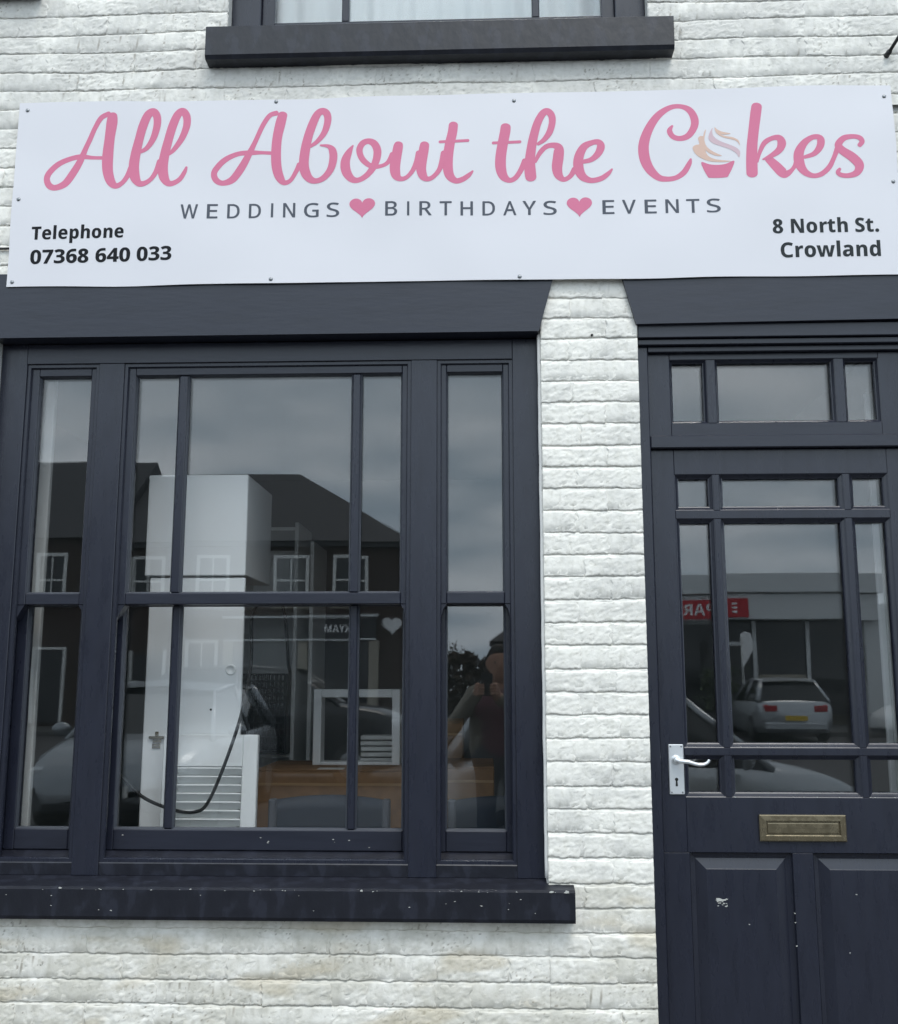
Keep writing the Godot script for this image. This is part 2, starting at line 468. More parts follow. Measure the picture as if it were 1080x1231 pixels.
const SCRIPT_WORDS := {
	"all": [
		[-1316.1, 3218.2, 12.9, -1351.2, 3219.5, 13.5, -1389.1, 3223.6, 18.3, -1426.4, 3216.4, 18.3, -1468.3, 3196.7, 20.5, -1498.7, 3164.8, 21.6, -1504.6, 3139.4, 21.5, -1492.9, 3116.5, 22.6, -1471, 3110.5, 21.5, -1439.7, 3125.7, 25.8, -1415.1, 3163.2, 26.9, -1393.4, 3205.5, 23.7, -1375.8, 3253.7, 18.4, -1361.2, 3290.6, 17.8, -1346.6, 3329.4, 17.3, -1327, 3365.9, 18.4, -1300.7, 3380.4, 18.4],
		[-1287.3, 3372, 33.6, -1288.1, 3346.6, 39, -1293.6, 3289.2, 35.6, -1297.4, 3220.7, 38.7, -1294.6, 3169.4, 36.5, -1281.8, 3130.6, 31.1, -1263.8, 3114.5, 21.4, -1242.9, 3124.3, 17.1, -1226, 3148.3, 18.2, -1213.6, 3179.2, 21.5],
		[-1186.5, 3236.7, 12.9, -1161.9, 3251, 17.2, -1140.5, 3286.1, 22.6, -1129.2, 3331.7, 25.9, -1130.8, 3366.3, 27, -1144.1, 3385.1, 25.9, -1162.4, 3372.8, 29.7, -1178.3, 3332.8, 31.3, -1190.3, 3281.4, 31.2, -1200.1, 3230.1, 34.4, -1204.3, 3184.7, 36.5, -1199.2, 3147.7, 35.3, -1185.1, 3123.2, 24.6, -1166.3, 3120.6, 19.2, -1143, 3135.4, 16, -1125.6, 3163.3, 18.2, -1113.9, 3200, 21.4],
		[-1083, 3226.6, 11.8, -1065.1, 3244.5, 17.2, -1040, 3284, 22.5, -1025.2, 3329.5, 25.8, -1026.7, 3364.1, 26.9, -1041.5, 3384, 25.9, -1058.7, 3370.5, 29.1, -1074.2, 3330.6, 31.2, -1087, 3279.2, 31.2, -1097.6, 3228.1, 33.2, -1102.5, 3182.7, 35.3, -1098.1, 3145.8, 34.2, -1083.7, 3121.3, 24.5, -1064.9, 3118.7, 19.2, -1041.6, 3133.4, 17.1, -1026.6, 3158.6, 14.9, -1020.5, 3176.6, 8.5],
	],
	"about": [
		[-725.4, 3222.3, 12.8, -762.7, 3224.8, 12.8, -797.3, 3224.9, 18.1, -842.4, 3221.8, 17.1, -887, 3201.2, 20.3, -917.8, 3167.8, 21.3, -923.8, 3145.3, 21.3, -913.5, 3125.4, 21.3, -892, 3116.5, 19.1, -860.5, 3128.3, 25.5, -832.6, 3166.1, 27.6, -809.1, 3211, 23.4, -786.2, 3261.6, 17.1, -760.3, 3323.9, 17.1, -737.3, 3360.7, 17.1, -713.5, 3370, 18.2],
		[-691.9, 3362.6, 32.1, -699.1, 3331.2, 35.2, -708.8, 3277.1, 33, -711.5, 3220.3, 34, -708, 3169.4, 33.9, -696.4, 3132.5, 29.6, -680.1, 3114.8, 19, -659.2, 3123.4, 14.8, -641.4, 3154, 15.9, -629.8, 3179.1, 19.1],
		[-593.2, 3245.2, 11.7, -569.7, 3262.9, 15.9, -546.4, 3295.4, 21.3, -535.5, 3336.3, 24.5, -539.3, 3363.9, 25.6, -554.4, 3374.5, 24.5, -571.8, 3362.9, 26.7, -587, 3328.8, 29.8, -601.9, 3280.6, 30.8, -611.4, 3229.7, 32.9, -615, 3178.8, 33.9, -606.8, 3144.9, 32.8, -590.5, 3124.3, 25.3, -569.3, 3118.9, 19, -544.2, 3130.8, 21.1, -522.7, 3160.1, 24.3, -513.9, 3199.4, 27.5, -517.6, 3228.9, 25.4, -532.2, 3244, 13.8, -558.8, 3247.9, 6.4],
		[-447, 3245.6, 5.3, -460.8, 3221, 22.2, -472.5, 3187.3, 31.7, -468.7, 3150.7, 32.7, -450.4, 3123.9, 25.3, -427.7, 3118.4, 18.9, -401.6, 3132.5, 20, -380.8, 3157.4, 23.2, -366.5, 3190.9, 26.3, -363.2, 3224.7, 27.4, -374.1, 3250.4, 25.4, -394.3, 3260.4, 21.2, -413.7, 3252.9, 22.2, -424.5, 3231.6, 22.2, -420, 3206, 21.1, -403.8, 3183.2, 20, -377.3, 3166.3, 16.8, -346.8, 3169.1, 13.7, -325.9, 3181.6, 15.8, -310.3, 3209.5, 21.1],
		[-290.6, 3244.7, 30.6, -292.6, 3233.4, 33.7, -298.6, 3195.2, 34.7, -302.5, 3161.5, 35.7, -298.1, 3133.3, 31.5, -283.3, 3119.6, 18.9, -262.4, 3124.8, 14.7, -242.6, 3148, 15.7, -228.6, 3179.7, 18.9, -219.9, 3213.3, 23.1],
		[-201.6, 3242.9, 31.6, -204.1, 3226, 33.6, -210.3, 3187.8, 34.6, -212.8, 3154.1, 33.5, -205.8, 3128.8, 29.3, -191.7, 3117.9, 18.8, -173.4, 3124.2, 15.7, -152.5, 3148.5, 16.7, -142.1, 3178, 19.9, -134.8, 3211.6, 23.1],
		[-103.2, 3314.6, 31.6, -106.4, 3287.4, 32.6, -114.8, 3247.9, 33.6, -121.1, 3202.9, 34.6, -122.1, 3158, 34.5, -114.8, 3127, 30.3, -95, 3109.9, 20.9, -71.5, 3115.1, 18.8, -50.6, 3129.7, 15.7, -37.5, 3144, 6.3],
		[-149.5, 3253.1, 10.5, -52.8, 3255.7, 10.5],
	],
	"the": [
		[75.5, 3302.8, 34.6, 73.2, 3283.6, 35.6, 64.5, 3238.6, 35.6, 57.8, 3193.7, 36.5, 57.5, 3154.5, 36.5, 66.6, 3123.6, 30.2, 86.3, 3108.7, 18.7, 107.1, 3117.2, 17.7, 125.6, 3144.8, 18.7, 140.1, 3178.1, 20.8],
		[32.1, 3244.9, 10.5, 124.2, 3247.5, 10.5],
		[184.7, 3237.8, 11.5, 205.2, 3252.6, 16.7, 223.9, 3279.3, 21.9, 233.9, 3314.2, 23, 231.7, 3342.6, 24.1, 217.3, 3357.2, 24.1, 201.4, 3347.8, 25.2, 185.3, 3318.1, 27.2, 172.6, 3275.9, 29.3, 163.2, 3230.9, 31.3, 156.8, 3180.5, 34.4, 156.8, 3141.4, 38.4, 159.1, 3117.9, 37.4],
		[174.4, 3173.5, 10.4, 190.5, 3205.1, 16.7, 212.7, 3227.7, 17.7, 238.8, 3231.7, 20.8, 254.2, 3220.1, 32.3, 252.7, 3189.8, 36.4, 247.9, 3150.8, 35.3, 253.6, 3122.8, 29, 270.5, 3108.6, 17.6, 291.4, 3119.3, 16.6, 307.4, 3144, 20.7],
		[331.3, 3170.4, 14.5, 362.5, 3177.6, 17.6, 386.3, 3198.4, 23.8, 397.3, 3225.1, 27, 389.9, 3240.9, 21.8, 369.1, 3240.2, 18.7, 340.2, 3224.5, 26, 322.3, 3188.4, 32.2, 320.5, 3149.4, 34.2, 332.8, 3118.5, 29, 360.9, 3103, 19.6, 394.6, 3109, 18.6, 418.2, 3125.2, 15.5, 433.1, 3142.7, 6.2],
	],
	"cakes": [
		[640.7, 3296.5, 7.3, 630.8, 3278.7, 18.6, 640.4, 3258.2, 18.6, 663.4, 3249.9, 18.6, 692.1, 3258.9, 21.7, 712.9, 3289.3, 24.8, 716.2, 3320.3, 26.9, 700.8, 3352.8, 22.8, 670.2, 3367.7, 16.6, 633.7, 3363.4, 18.7, 593.7, 3335.4, 24.9, 561, 3286.9, 30.1, 542.2, 3231.1, 35.2, 543.8, 3180.7, 36.1, 560, 3140.3, 31.9, 587.9, 3110.9, 23.6, 617, 3104.2, 18.5, 648, 3109.2, 17.5, 674.4, 3128.1, 19.5, 692.5, 3158.3, 16.4, 698.3, 3174.8, 7.2],
		[926.5, 3360.3, 35.1, 921.4, 3330, 36.1, 912.5, 3273.9, 35, 904.8, 3218.1, 35.9, 901.1, 3162.5, 37.9, 900, 3118.2, 37.8],
		[919.4, 3159.4, 8.2, 929.8, 3195.3, 13.3, 946.8, 3227.3, 17.4, 973.3, 3243.5, 16.4, 995.3, 3243.1, 22.6, 1003.6, 3224.4, 28.7, 994.2, 3200.7, 23.5, 970.2, 3182.2, 17.4, 938.7, 3167.3, 6.1],
		[957.7, 3168, 26.6, 980.9, 3141.5, 33.7, 1002.6, 3116.2, 34.6, 1016.3, 3114.8, 23.4, 1031.1, 3125.6, 14.3, 1043.3, 3143.1, 14.3, 1049.6, 3165.1, 15.3],
		[1075.5, 3171.8, 12.2, 1108.3, 3183.4, 17.3, 1128.5, 3206.9, 23.5, 1134, 3231.3, 25.5, 1125.5, 3243.7, 19.4, 1103.9, 3241.9, 18.4, 1077.2, 3221.8, 24.5, 1058.4, 3187.1, 32.7, 1058.9, 3148.3, 33.6, 1074.1, 3119.2, 25.4, 1101.3, 3104.9, 17.3, 1129.6, 3111, 17.3, 1156.5, 3135.3, 17.3, 1173.7, 3168.2, 15.3, 1187.4, 3201.2, 18.3],
		[1261.5, 3211.9, 15.3, 1270.5, 3225.1, 17.3, 1263.2, 3238.6, 17.3, 1242.1, 3244.1, 16.3, 1211.1, 3238.6, 20.4, 1191.3, 3215, 24.5, 1203.3, 3194.2, 28.5, 1234.9, 3169.7, 32.5, 1256, 3141.7, 31.4, 1246.7, 3114.3, 23.3, 1218.1, 3103.8, 17.2, 1192.9, 3107, 16.2, 1184.4, 3117.1, 15.2, 1191.1, 3128, 10.2],
	],
}
const CUPCAKE := {
	"case": [732.2, 3161.4, 750.8, 3112.7, 763.3, 3105.3, 809.4, 3105.5, 822.6, 3114.1, 843.7, 3163.6, 814.1, 3154.2, 788.3, 3151.4, 760.2, 3154.1],
	"peach": [706, 3216.5, 716.7, 3225.3, 729.2, 3228.4, 725.3, 3248.6, 733.4, 3257.4, 742.7, 3256.1, 746.3, 3270.6, 752.9, 3280.6, 749, 3260.5, 746.1, 3239.2, 755, 3215.6, 777.4, 3197.2, 802.5, 3183.9, 781, 3184.9, 758.3, 3196.5, 748.4, 3205.6, 755.3, 3186.5, 781.5, 3171.5, 832.5, 3163.8, 801.6, 3161.1, 760.6, 3165.3, 730.3, 3179.2, 712.5, 3196.3],
	"pink": [775.9, 3286.3, 764.3, 3266.9, 760.8, 3246.2, 774.6, 3229.7, 804, 3217.4, 829.2, 3207.3, 850.2, 3192.4, 859.7, 3176.6, 863.7, 3196.6, 852.6, 3211.3, 829.9, 3223, 800.6, 3235.9, 780.6, 3250.9, 773.1, 3268.4],
	"top": [782.2, 3287.9, 787.5, 3266.4, 810.5, 3250.2, 836, 3243, 855.1, 3234.8, 863.7, 3220, 860.4, 3238, 842.4, 3249.6, 817.9, 3254.6, 801.7, 3261.6, 816.1, 3260.2, 835.3, 3263.7, 808.8, 3270.5, 792.1, 3278.7],
}
const TAGLINE := [
	["weddings", "W", -1033.3, 2989.2, -975.0, 3039.8],
	["weddings", "E", -942.5, 2989.0, -907.0, 3039.9],
	["weddings", "D", -872.8, 2988.5, -832.1, 3039.2],
	["weddings", "D", -798.8, 2988.5, -759.3, 3039.3],
	["weddings", "I", -724.3, 2989.9, -716.3, 3041.2],
	["weddings", "N", -682.1, 2989.8, -641.7, 3040.5],
	["weddings", "G", -610.2, 2988.6, -561.5, 3039.0],
	["weddings", "S", -532.8, 2988.5, -491.6, 3039.1],
	["birthdays", "B", -333.4, 2989.0, -294.4, 3038.9],
	["birthdays", "I", -260.2, 2987.8, -252.4, 3038.1],
	["birthdays", "R", -217.7, 2987.7, -177.3, 3037.4],
	["birthdays", "T", -149.1, 2986.5, -109.8, 3036.2],
	["birthdays", "H", -78.7, 2985.3, -38.1, 3034.9],
	["birthdays", "D", -4.7, 2984.6, 36.0, 3034.3],
	["birthdays", "A", 65.4, 2983.4, 108.1, 3033.0],
	["birthdays", "Y", 130.5, 2982.9, 174.6, 3032.4],
	["birthdays", "S", 200.5, 2982.4, 243.4, 3031.8],
	["events", "E", 398.0, 2981.5, 436.2, 3030.3],
	["events", "V", 463.9, 2981.7, 508.4, 3030.4],
	["events", "E", 538.9, 2981.7, 577.3, 3030.4],
	["events", "N", 608.2, 2981.8, 651.1, 3030.4],
	["events", "T", 677.5, 2981.2, 720.4, 3029.8],
	["events", "S", 745.4, 2981.3, 789.6, 3029.9],
]
# ---------------------------------------------------------------- ground and room
func build_ground() -> void:
	var st := st_new()
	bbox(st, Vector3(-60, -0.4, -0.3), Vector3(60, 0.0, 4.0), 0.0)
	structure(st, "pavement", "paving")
	st = st_new()
	bbox(st, Vector3(-60, -0.4, 4.0), Vector3(60, 0.004, 4.14), 0.012)
	structure(st, "kerb", "kerb_stone")
	st = st_new()
	bbox(st, Vector3(-120, -0.5, 4.14), Vector3(120, -0.12, 24.2), 0.0)
	structure(st, "road", "asphalt")
	st = st_new()
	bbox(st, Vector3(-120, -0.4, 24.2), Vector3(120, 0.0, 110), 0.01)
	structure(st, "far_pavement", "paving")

func build_room() -> void:
	# the shop's room behind the glass and the upper room behind its curtain
	var lo := Vector3(-2.5, 0.15, -4.2)
	var hi := Vector3(1.75, 2.9, -0.3)
	structure(box(Vector3(lo.x, 0.0, lo.z), Vector3(hi.x, lo.y, -0.12), 0.0), "room_floor", "room_floor")
	structure(box(Vector3(lo.x, hi.y, lo.z), Vector3(hi.x, hi.y + 0.2, hi.z), 0.0), "room_ceiling", "room_wall")
	structure(box(Vector3(lo.x - 0.2, 0.0, lo.z - 0.2), Vector3(hi.x + 0.2, hi.y + 0.2, lo.z), 0.0), "room_wall_back", "room_wall")
	structure(box(Vector3(lo.x - 0.2, 0.0, lo.z), Vector3(lo.x, hi.y + 0.2, hi.z), 0.0), "room_wall_left", "room_wall")
	structure(box(Vector3(hi.x, 0.0, lo.z), Vector3(hi.x + 0.2, hi.y + 0.2, hi.z), 0.0), "room_wall_right", "room_wall")
	structure(box(Vector3(-1.2, 3.4, -1.6), Vector3(0.9, 3.5, -0.3), 0.0), "upper_room_floor", "room_floor")
	structure(box(Vector3(-1.2, 3.5, -1.7), Vector3(0.9, 5.1, -1.6), 0.0), "upper_room_wall_back", "room_wall")
	structure(box(Vector3(-1.3, 3.5, -1.7), Vector3(-1.2, 5.1, -0.3), 0.0), "upper_room_wall_left", "room_wall")
	structure(box(Vector3(0.9, 3.5, -1.7), Vector3(1.0, 5.1, -0.3), 0.0), "upper_room_wall_right", "room_wall")
	structure(box(Vector3(-1.3, 5.1, -1.7), Vector3(1.0, 5.2, -0.3), 0.0), "upper_room_ceiling", "room_wall")

# ---------------------------------------------------------------- the shop front
const PITCH := 0.0718
const COURSE0 := 0.3961      # a bed joint; the others follow at PITCH

func bed(k: float, x: float) -> float:
	# courses wander a few millimetres along the wall
	return COURSE0 + k * PITCH + (0.0065 if k > 40.0 else 0.0040) * n1.get_noise_2d(x * 1.3, k * 0.37)

func skin(x: float, y: float, rough: float) -> float:
	# the uneven face of old brick under many coats of paint
	var z := 0.0009 * n1.get_noise_2d(x * 8.0, y * 14.0) + 0.0006 * n2.get_noise_2d(x * 18.0, y * 60.0) + 0.0007 * n3.get_noise_2d(x * 60.0, y * 110.0)
	var pit := n2.get_noise_2d(x * 34.0 + 7.0, y * 46.0)
	if pit > 0.52:
		z -= (pit - 0.52) * 0.007
	var lump := n3.get_noise_2d(x * 26.0, y * 70.0 + 3.0)
	if lump > 0.4:
		z += (lump - 0.4) * 0.003
	return z * rough

func wall_tint(x: float, y: float) -> Color:
	# coats of white with grime that clings in patches; most of it low on the wall and high under the upper sill
	var c := Color(0.90, 0.872, 0.815)
	var d := n1.get_noise_2d(x * 3.1 + 20.0, y * 5.0) * 0.5 + n2.get_noise_2d(x * 13.0, y * 21.0) * 0.3 + n3.get_noise_2d(x * 48.0, y * 60.0) * 0.2
	var much := 0.05
	if y < 0.84:
		much = 0.40
	elif y > 3.3:
		much = 0.50
	var t := clampf((d + much) * 1.6, 0.0, 1.0)
	c = c.lerp(Color(0.63, 0.60, 0.525) if y < 0.84 else Color(0.62, 0.61, 0.58), t * (0.75 if y < 0.84 else 0.65))
	var s := n3.get_noise_2d(x * 95.0, y * 120.0)
	if s > 0.62 and n1.get_noise_2d(x * 2.3, y * 2.9 + 40.0) > 0.05:
		c = c.lerp(Color(0.24, 0.20, 0.15), clampf((s - 0.62) * 4.0, 0.0, 0.8) * (1.0 if much > 0.1 else 0.35))
	if y < 0.84:
		var ochre := n1.get_noise_2d(x * 2.4 + 51.0, y * 9.0)
		if ochre > 0.42:
			c = c.lerp(Color(0.56, 0.48, 0.34), clampf((ochre - 0.42) * 2.2, 0.0, 0.5))
	return c

func brick_mesh(st: SurfaceTool, x0: float, x1: float, k: int, gap: float, rough: float, org: Vector3, cell: float, fix_l := false, fix_r := false) -> void:
	var w := x1 - x0
	var nx := maxi(4, int(w / cell))
	var ny := maxi(5, int(PITCH / cell))
	var seed_ := x0 * 3.7 + k * 1.31
	var zf := 0.0052 + 0.0016 * n2.get_noise_2d(seed_ * 5.0, 2.0)
	var tilt := 0.0022 * n2.get_noise_2d(seed_ * 9.0, 5.0)
	var vs := []
	for j in ny + 3:
		var row := []
		for i in nx + 3:
			var skirt := i == 0 or j == 0 or i == nx + 2 or j == ny + 2
			var s := clampf(float(i - 1) / nx, 0.0, 1.0)
			var t := clampf(float(j - 1) / ny, 0.0, 1.0)
			# edges are ragged: each side wavers by a few millimetres
			var x := x0 + s * w
			var yl := bed(k, x) + gap * 0.5 + 0.0028 * n2.get_noise_2d(x * 17.0, k * 3.1) + 0.0020 * n3.get_noise_2d(x * 55.0, k * 5.3)
			var yh := bed(k + 1, x) - gap * 0.5 + 0.0022 * n2.get_noise_2d(x * 22.0, k * 3.1 + 40.0)
			var y := lerpf(yl, yh, t)
			var loose := 1.0 - 2.0 * minf(s, 1.0 - s)
			if (fix_l and s < 0.5) or (fix_r and s > 0.5):
				loose *= 0.12
			x += 0.0060 * n2.get_noise_2d(y * 38.0, seed_) * loose
			var el := minf(s, 1.0 - s) * w
			var eb := t * (yh - yl)
			var et := (1.0 - t) * (yh - yl)
			var drop := 0.0
			drop += 0.0007 * pow(clampf(1.0 - el / 0.006, 0.0, 1.0), 2.0)
			drop += 0.0018 * pow(clampf(1.0 - et / 0.012, 0.0, 1.0), 2.0)
			drop += 0.0014 * pow(clampf(1.0 - eb / 0.004, 0.0, 1.0), 2.0)
			var z := zf + tilt * (s - 0.5) * 2.0 + skin(x, y, rough) - drop
			if skirt:
				z = -0.011
			row.append(Vector3(x, y, z))
		vs.append(row)
	for j in ny + 2:
		for i in nx + 2:
			var q: Array[Vector3] = [vs[j][i], vs[j][i + 1], vs[j + 1][i + 1], vs[j + 1][i]]
			for id in [0, 2, 1, 0, 3, 2]:
				var p := q[id]
				st.set_color(wall_tint(p.x, p.y))
				st.add_vertex(p - org)

func mortar_patch(st: SurfaceTool, x0: float, x1: float, y0: float, y1: float, cell: float, fill: float, rough: float) -> void:
	# struck joints: tucked in under the brick above, flush with the brick below and filled between the ends
	var prof := [[-0.0060, 0.0040], [-0.0040, 0.0038], [-0.0016, 0.0030], [0.0008, 0.0018], [0.0028, 0.0004], [0.0042, -0.0004], [0.0062, 0.0014], [0.0105, 0.0046], [0.0340, 0.0051]]
	var nx := maxi(2, int((x1 - x0) / cell))
	var rows := []
	var k0 := int(floor((y0 - COURSE0) / PITCH)) - 1
	var k1 := int(ceil((y1 - COURSE0) / PITCH)) + 1
	for k in range(k0, k1):
		for p in prof:
			if COURSE0 + k * PITCH + p[0] < y0 or COURSE0 + k * PITCH + p[0] > y1:
				continue
			var row := []
			for i in nx + 1:
				var x := lerpf(x0, x1, float(i) / nx)
				var y: float = bed(k, x) + p[0] + (0.0012 * n2.get_noise_2d(x * 24.0, k * 7.7) if absf(p[0]) < 0.005 else 0.0)
				var z: float = minf(p[1] + fill, 0.0051) + skin(x, y, rough * 0.8)
				row.append(Vector3(x, y, z))
			rows.append(row)
	for j in rows.size() - 1:
		for i in nx:
			var q: Array[Vector3] = [rows[j][i], rows[j][i + 1], rows[j + 1][i + 1], rows[j + 1][i]]
			for id in [0, 2, 1, 0, 3, 2]:
				st.set_color(wall_tint(q[id].x, q[id].y))
				st.add_vertex(q[id])

func in_photo(x: float, y: float) -> bool:
	var t := (y - 0.407) / 3.443
	return x > lerpf(-1.487, -1.734, t) - 0.12 and x < lerpf(1.208, 1.439, t) + 0.12 and y > 0.37 and y < 3.93

func build_shop() -> void:
	var shop := thing("shop_building", "white painted brick shop front with dark grey window and door joinery", "building")
	var wall := group_node("wall", shop)
	# the solid wall, with its openings, that the painted face lies on
	var st := st_new()
	for b in [[-3.6, -1.656, 0, 6], [-1.656, 0.180, 0, 0.725], [0.180, 0.505, 0, 2.62], [1.426, 3.6, 0, 6], [-1.656, 1.426, 2.62, 3.57], [-1.656, -0.905, 3.57, 6], [0.575, 1.426, 3.57, 6], [-0.905, 0.575, 5.05, 6], [0.505, 1.426, 0.0, 0.10]]:
		bbox(st, Vector3(b[0], b[2], -0.30), Vector3(b[1], b[3], -0.0105), 0.0)
	put(st, "masonry", "masonry_backing", wall)
	var mortar := st_new(true)
	var rest := st_new(true)
	# x0, x1, y0, y1, joint, mortar fill, roughness
	var zones := [
		[-2.3, -1.660, 0.84, 2.62, 0.009, 0.0, 1.0], [-2.3, -1.45, 2.62, 3.40, 0.009, 0.0008, 1.2], [-2.3, 0.185, 0.20, 0.80, 0.009, 0.0006, 1.25], [0.185, 0.504, 0.20, 2.80, 0.0085, 0.0, 1.0],
		[-2.3, -0.905, 3.36, 4.4, 0.009, 0.0012, 1.3], [-0.905, 0.575, 3.36, 3.60, 0.009, 0.0012, 1.3], [0.575, 2.1, 3.36, 4.4, 0.009, 0.0012, 1.3], [1.25, 2.1, 2.62, 3.36, 0.009, 0.0008, 1.2], [1.428, 2.1, 0.2, 2.62, 0.010, 0.0, 1.0],
	]
	for zi in zones.size():
		var z: Array = zones[zi]
		var near: bool = zi != 8
		mortar_patch(mortar, z[0], z[1], z[2], z[3], 0.006 if near else 0.03, z[5], z[6])
		var k0 := int(ceil((z[2] - COURSE0) / PITCH - 0.02))
		var k1 := int(floor((z[3] - COURSE0) / PITCH + 0.02))
		for k in range(k0, k1):
			var x: float = z[0]
			var odd := posmod(k, 2) == 1
			var first := true
			while x < z[1] - 0.02:
				var wd := 0.215 + rng.randf_range(-0.006, 0.006)
				if zi == 3:
					wd = (0.106 if (first == odd) else 0.213) + rng.randf_range(-0.02, 0.02)
				elif first and odd:
					wd = 0.107
				elif rng.randf() < 0.22:
					wd = 0.105
				first = false
				var xe := minf(x + wd, z[1])
				if z[1] - xe < 0.05:
					xe = z[1]
				var gp: float = z[4]
				var a := x + (gp * 0.32 if x > z[0] + 0.001 else 0.0)
				var b := xe - (gp * 0.32 if xe < z[1] - 0.001 else 0.0)
				var mid := Vector3((a + b) * 0.5, bed(k + 0.5, (a + b) * 0.5), 0)
				if in_photo(mid.x, mid.y):
					var bs := st_new(true)
					brick_mesh(bs, a, b, k, gp, z[6], mid, 0.0048, x <= z[0] + 0.001, xe >= z[1] - 0.001)
					var o := put(bs, "brick", "masonry_paint", wall)
					o.position = mid
				else:
					brick_mesh(rest, a, b, k, gp, z[6], Vector3.ZERO, 0.012)
				x = xe
	put(mortar, "mortar", "masonry_paint", wall)
	var r := put(rest, "brickwork", "masonry_paint", wall)
	r.set_meta("kind", "stuff")
	# bead of sealant where the brick pier meets the window
	st = st_new(true)
	var pts := []
	for i in 60:
		var y := lerpf(0.842, 2.575, i / 59.0)
		pts.append(Vector3(0.1815 + 0.0012 * n2.get_noise_1d(y * 9.0), y, -0.014 + 0.001 * n3.get_noise_1d(y * 17.0)))
	tube(st, pts, 0.0075, 8)
	put(st, "sealant_bead", "sealant", shop)
	# screw hole with its torn plaster on the pier
	st = st_new(true)
	tube(st, [Vector3(0.3545, 2.566, -0.01), Vector3(0.3545, 2.566, 0.0088)], 0.0042, 8)
	put(st, "screw_hole", "black_hole", shop)
	# iron hook and the cable at the sides of the banner
	st = st_new(true)
	tube(st, [Vector3(1.382, 3.552, -0.005), Vector3(1.384, 3.553, 0.03)], 0.009, 8)
	tube(st, [Vector3(1.384, 3.553, 0.028), Vector3(1.44, 3.64, 0.05), Vector3(1.50, 3.70, 0.05)], 0.006, 6)
	put(st, "iron_hook", "black_iron", shop)
	st = st_new(true)
	tube(st, [Vector3(-2.2, 2.902, 0.014), Vector3(-1.8, 2.897, 0.013), Vector3(-1.55, 2.898, 0.014)], 0.0045, 6)
	put(st, "cable", "cable_black", shop)
	# the end of the next upper window's sill
	put(box(Vector3(-2.2, 3.842, 0.008), Vector3(-1.575, 3.97, 0.06), 0.005), "sill", "sill_paint", shop)
	build_lintels(shop)
	build_window(shop)
	build_door(shop)
	build_upper_window(shop)

func build_lintels(shop: Node3D) -> void:
	var st := st_new()
	plate(st, PackedVector2Array([Vector2(-1.70, 2.576), Vector2(0.179, 2.578), Vector2(0.2375, 2.795), Vector2(-1.76, 2.803)]), -0.10, 0.020)
	put(st, "lintel", "dark_paint_across", shop)
	st = st_new()
	plate(st, PackedVector2Array([Vector2(0.4995, 2.598), Vector2(1.43, 2.606), Vector2(1.48, 2.80), Vector2(0.447, 2.80)]), -0.10, 0.020)
	put(st, "lintel", "dark_paint_across", shop)
	# stepped boards between the lintel and the door frame
	st = st_new()
	bbox(st, Vector3(0.5065, 2.5565, -0.09), Vector3(1.424, 2.6015, 0.003), 0.002)
	put(st, "moulding", "dark_paint_across", shop)
	st = st_new()
	bbox(st, Vector3(0.5065, 2.536, -0.09), Vector3(1.424, 2.5545, -0.011), 0.002)
	put(st, "moulding", "dark_paint_across", shop)

func pane(parent: Node3D, x0: float, x1: float, y0: float, y1: float, z: float, tx := 0.0, ty := 0.0) -> void:
	# sheets 4 mm thick, faintly bowed; the inner one added to strengthen reflections
	var st := st_new(true)
	var c := Vector3((x0 + x1) * 0.5, (y0 + y1) * 0.5, z)
	var nx := 8
	var ny := 12
	for face in [[0.002, 1.0, 0.0], [-0.002, -1.0, 0.0], [-0.010, 1.0, 5.0], [-0.014, -1.0, 5.0]]:
		for j in ny:
			for i in nx:
				var q: Array[Vector3] = []
				for k in [[0, 0], [1, 0], [1, 1], [0, 1]]:
					var u := float(i + k[0]) / nx
					var v := float(j + k[1]) / ny
					var x := lerpf(x0, x1, u) - c.x
					var y := lerpf(y0, y1, v) - c.y
					var bow: float = 0.00007 * n1.get_noise_3d((x + c.x) * 3.2, (y + c.y) * 2.6, face[2]) + 0.00002 * n2.get_noise_3d((x + c.x) * 9.0, (y + c.y) * 6.0, face[2])
					q.append(Vector3(x, y, bow + face[0] + tx * x + ty * y))
				oquad(st, q[0], q[1], q[2], q[3], Vector3(0, 0, face[1]))
	var o := put(st, "pane", "glass", parent)
	o.position = c

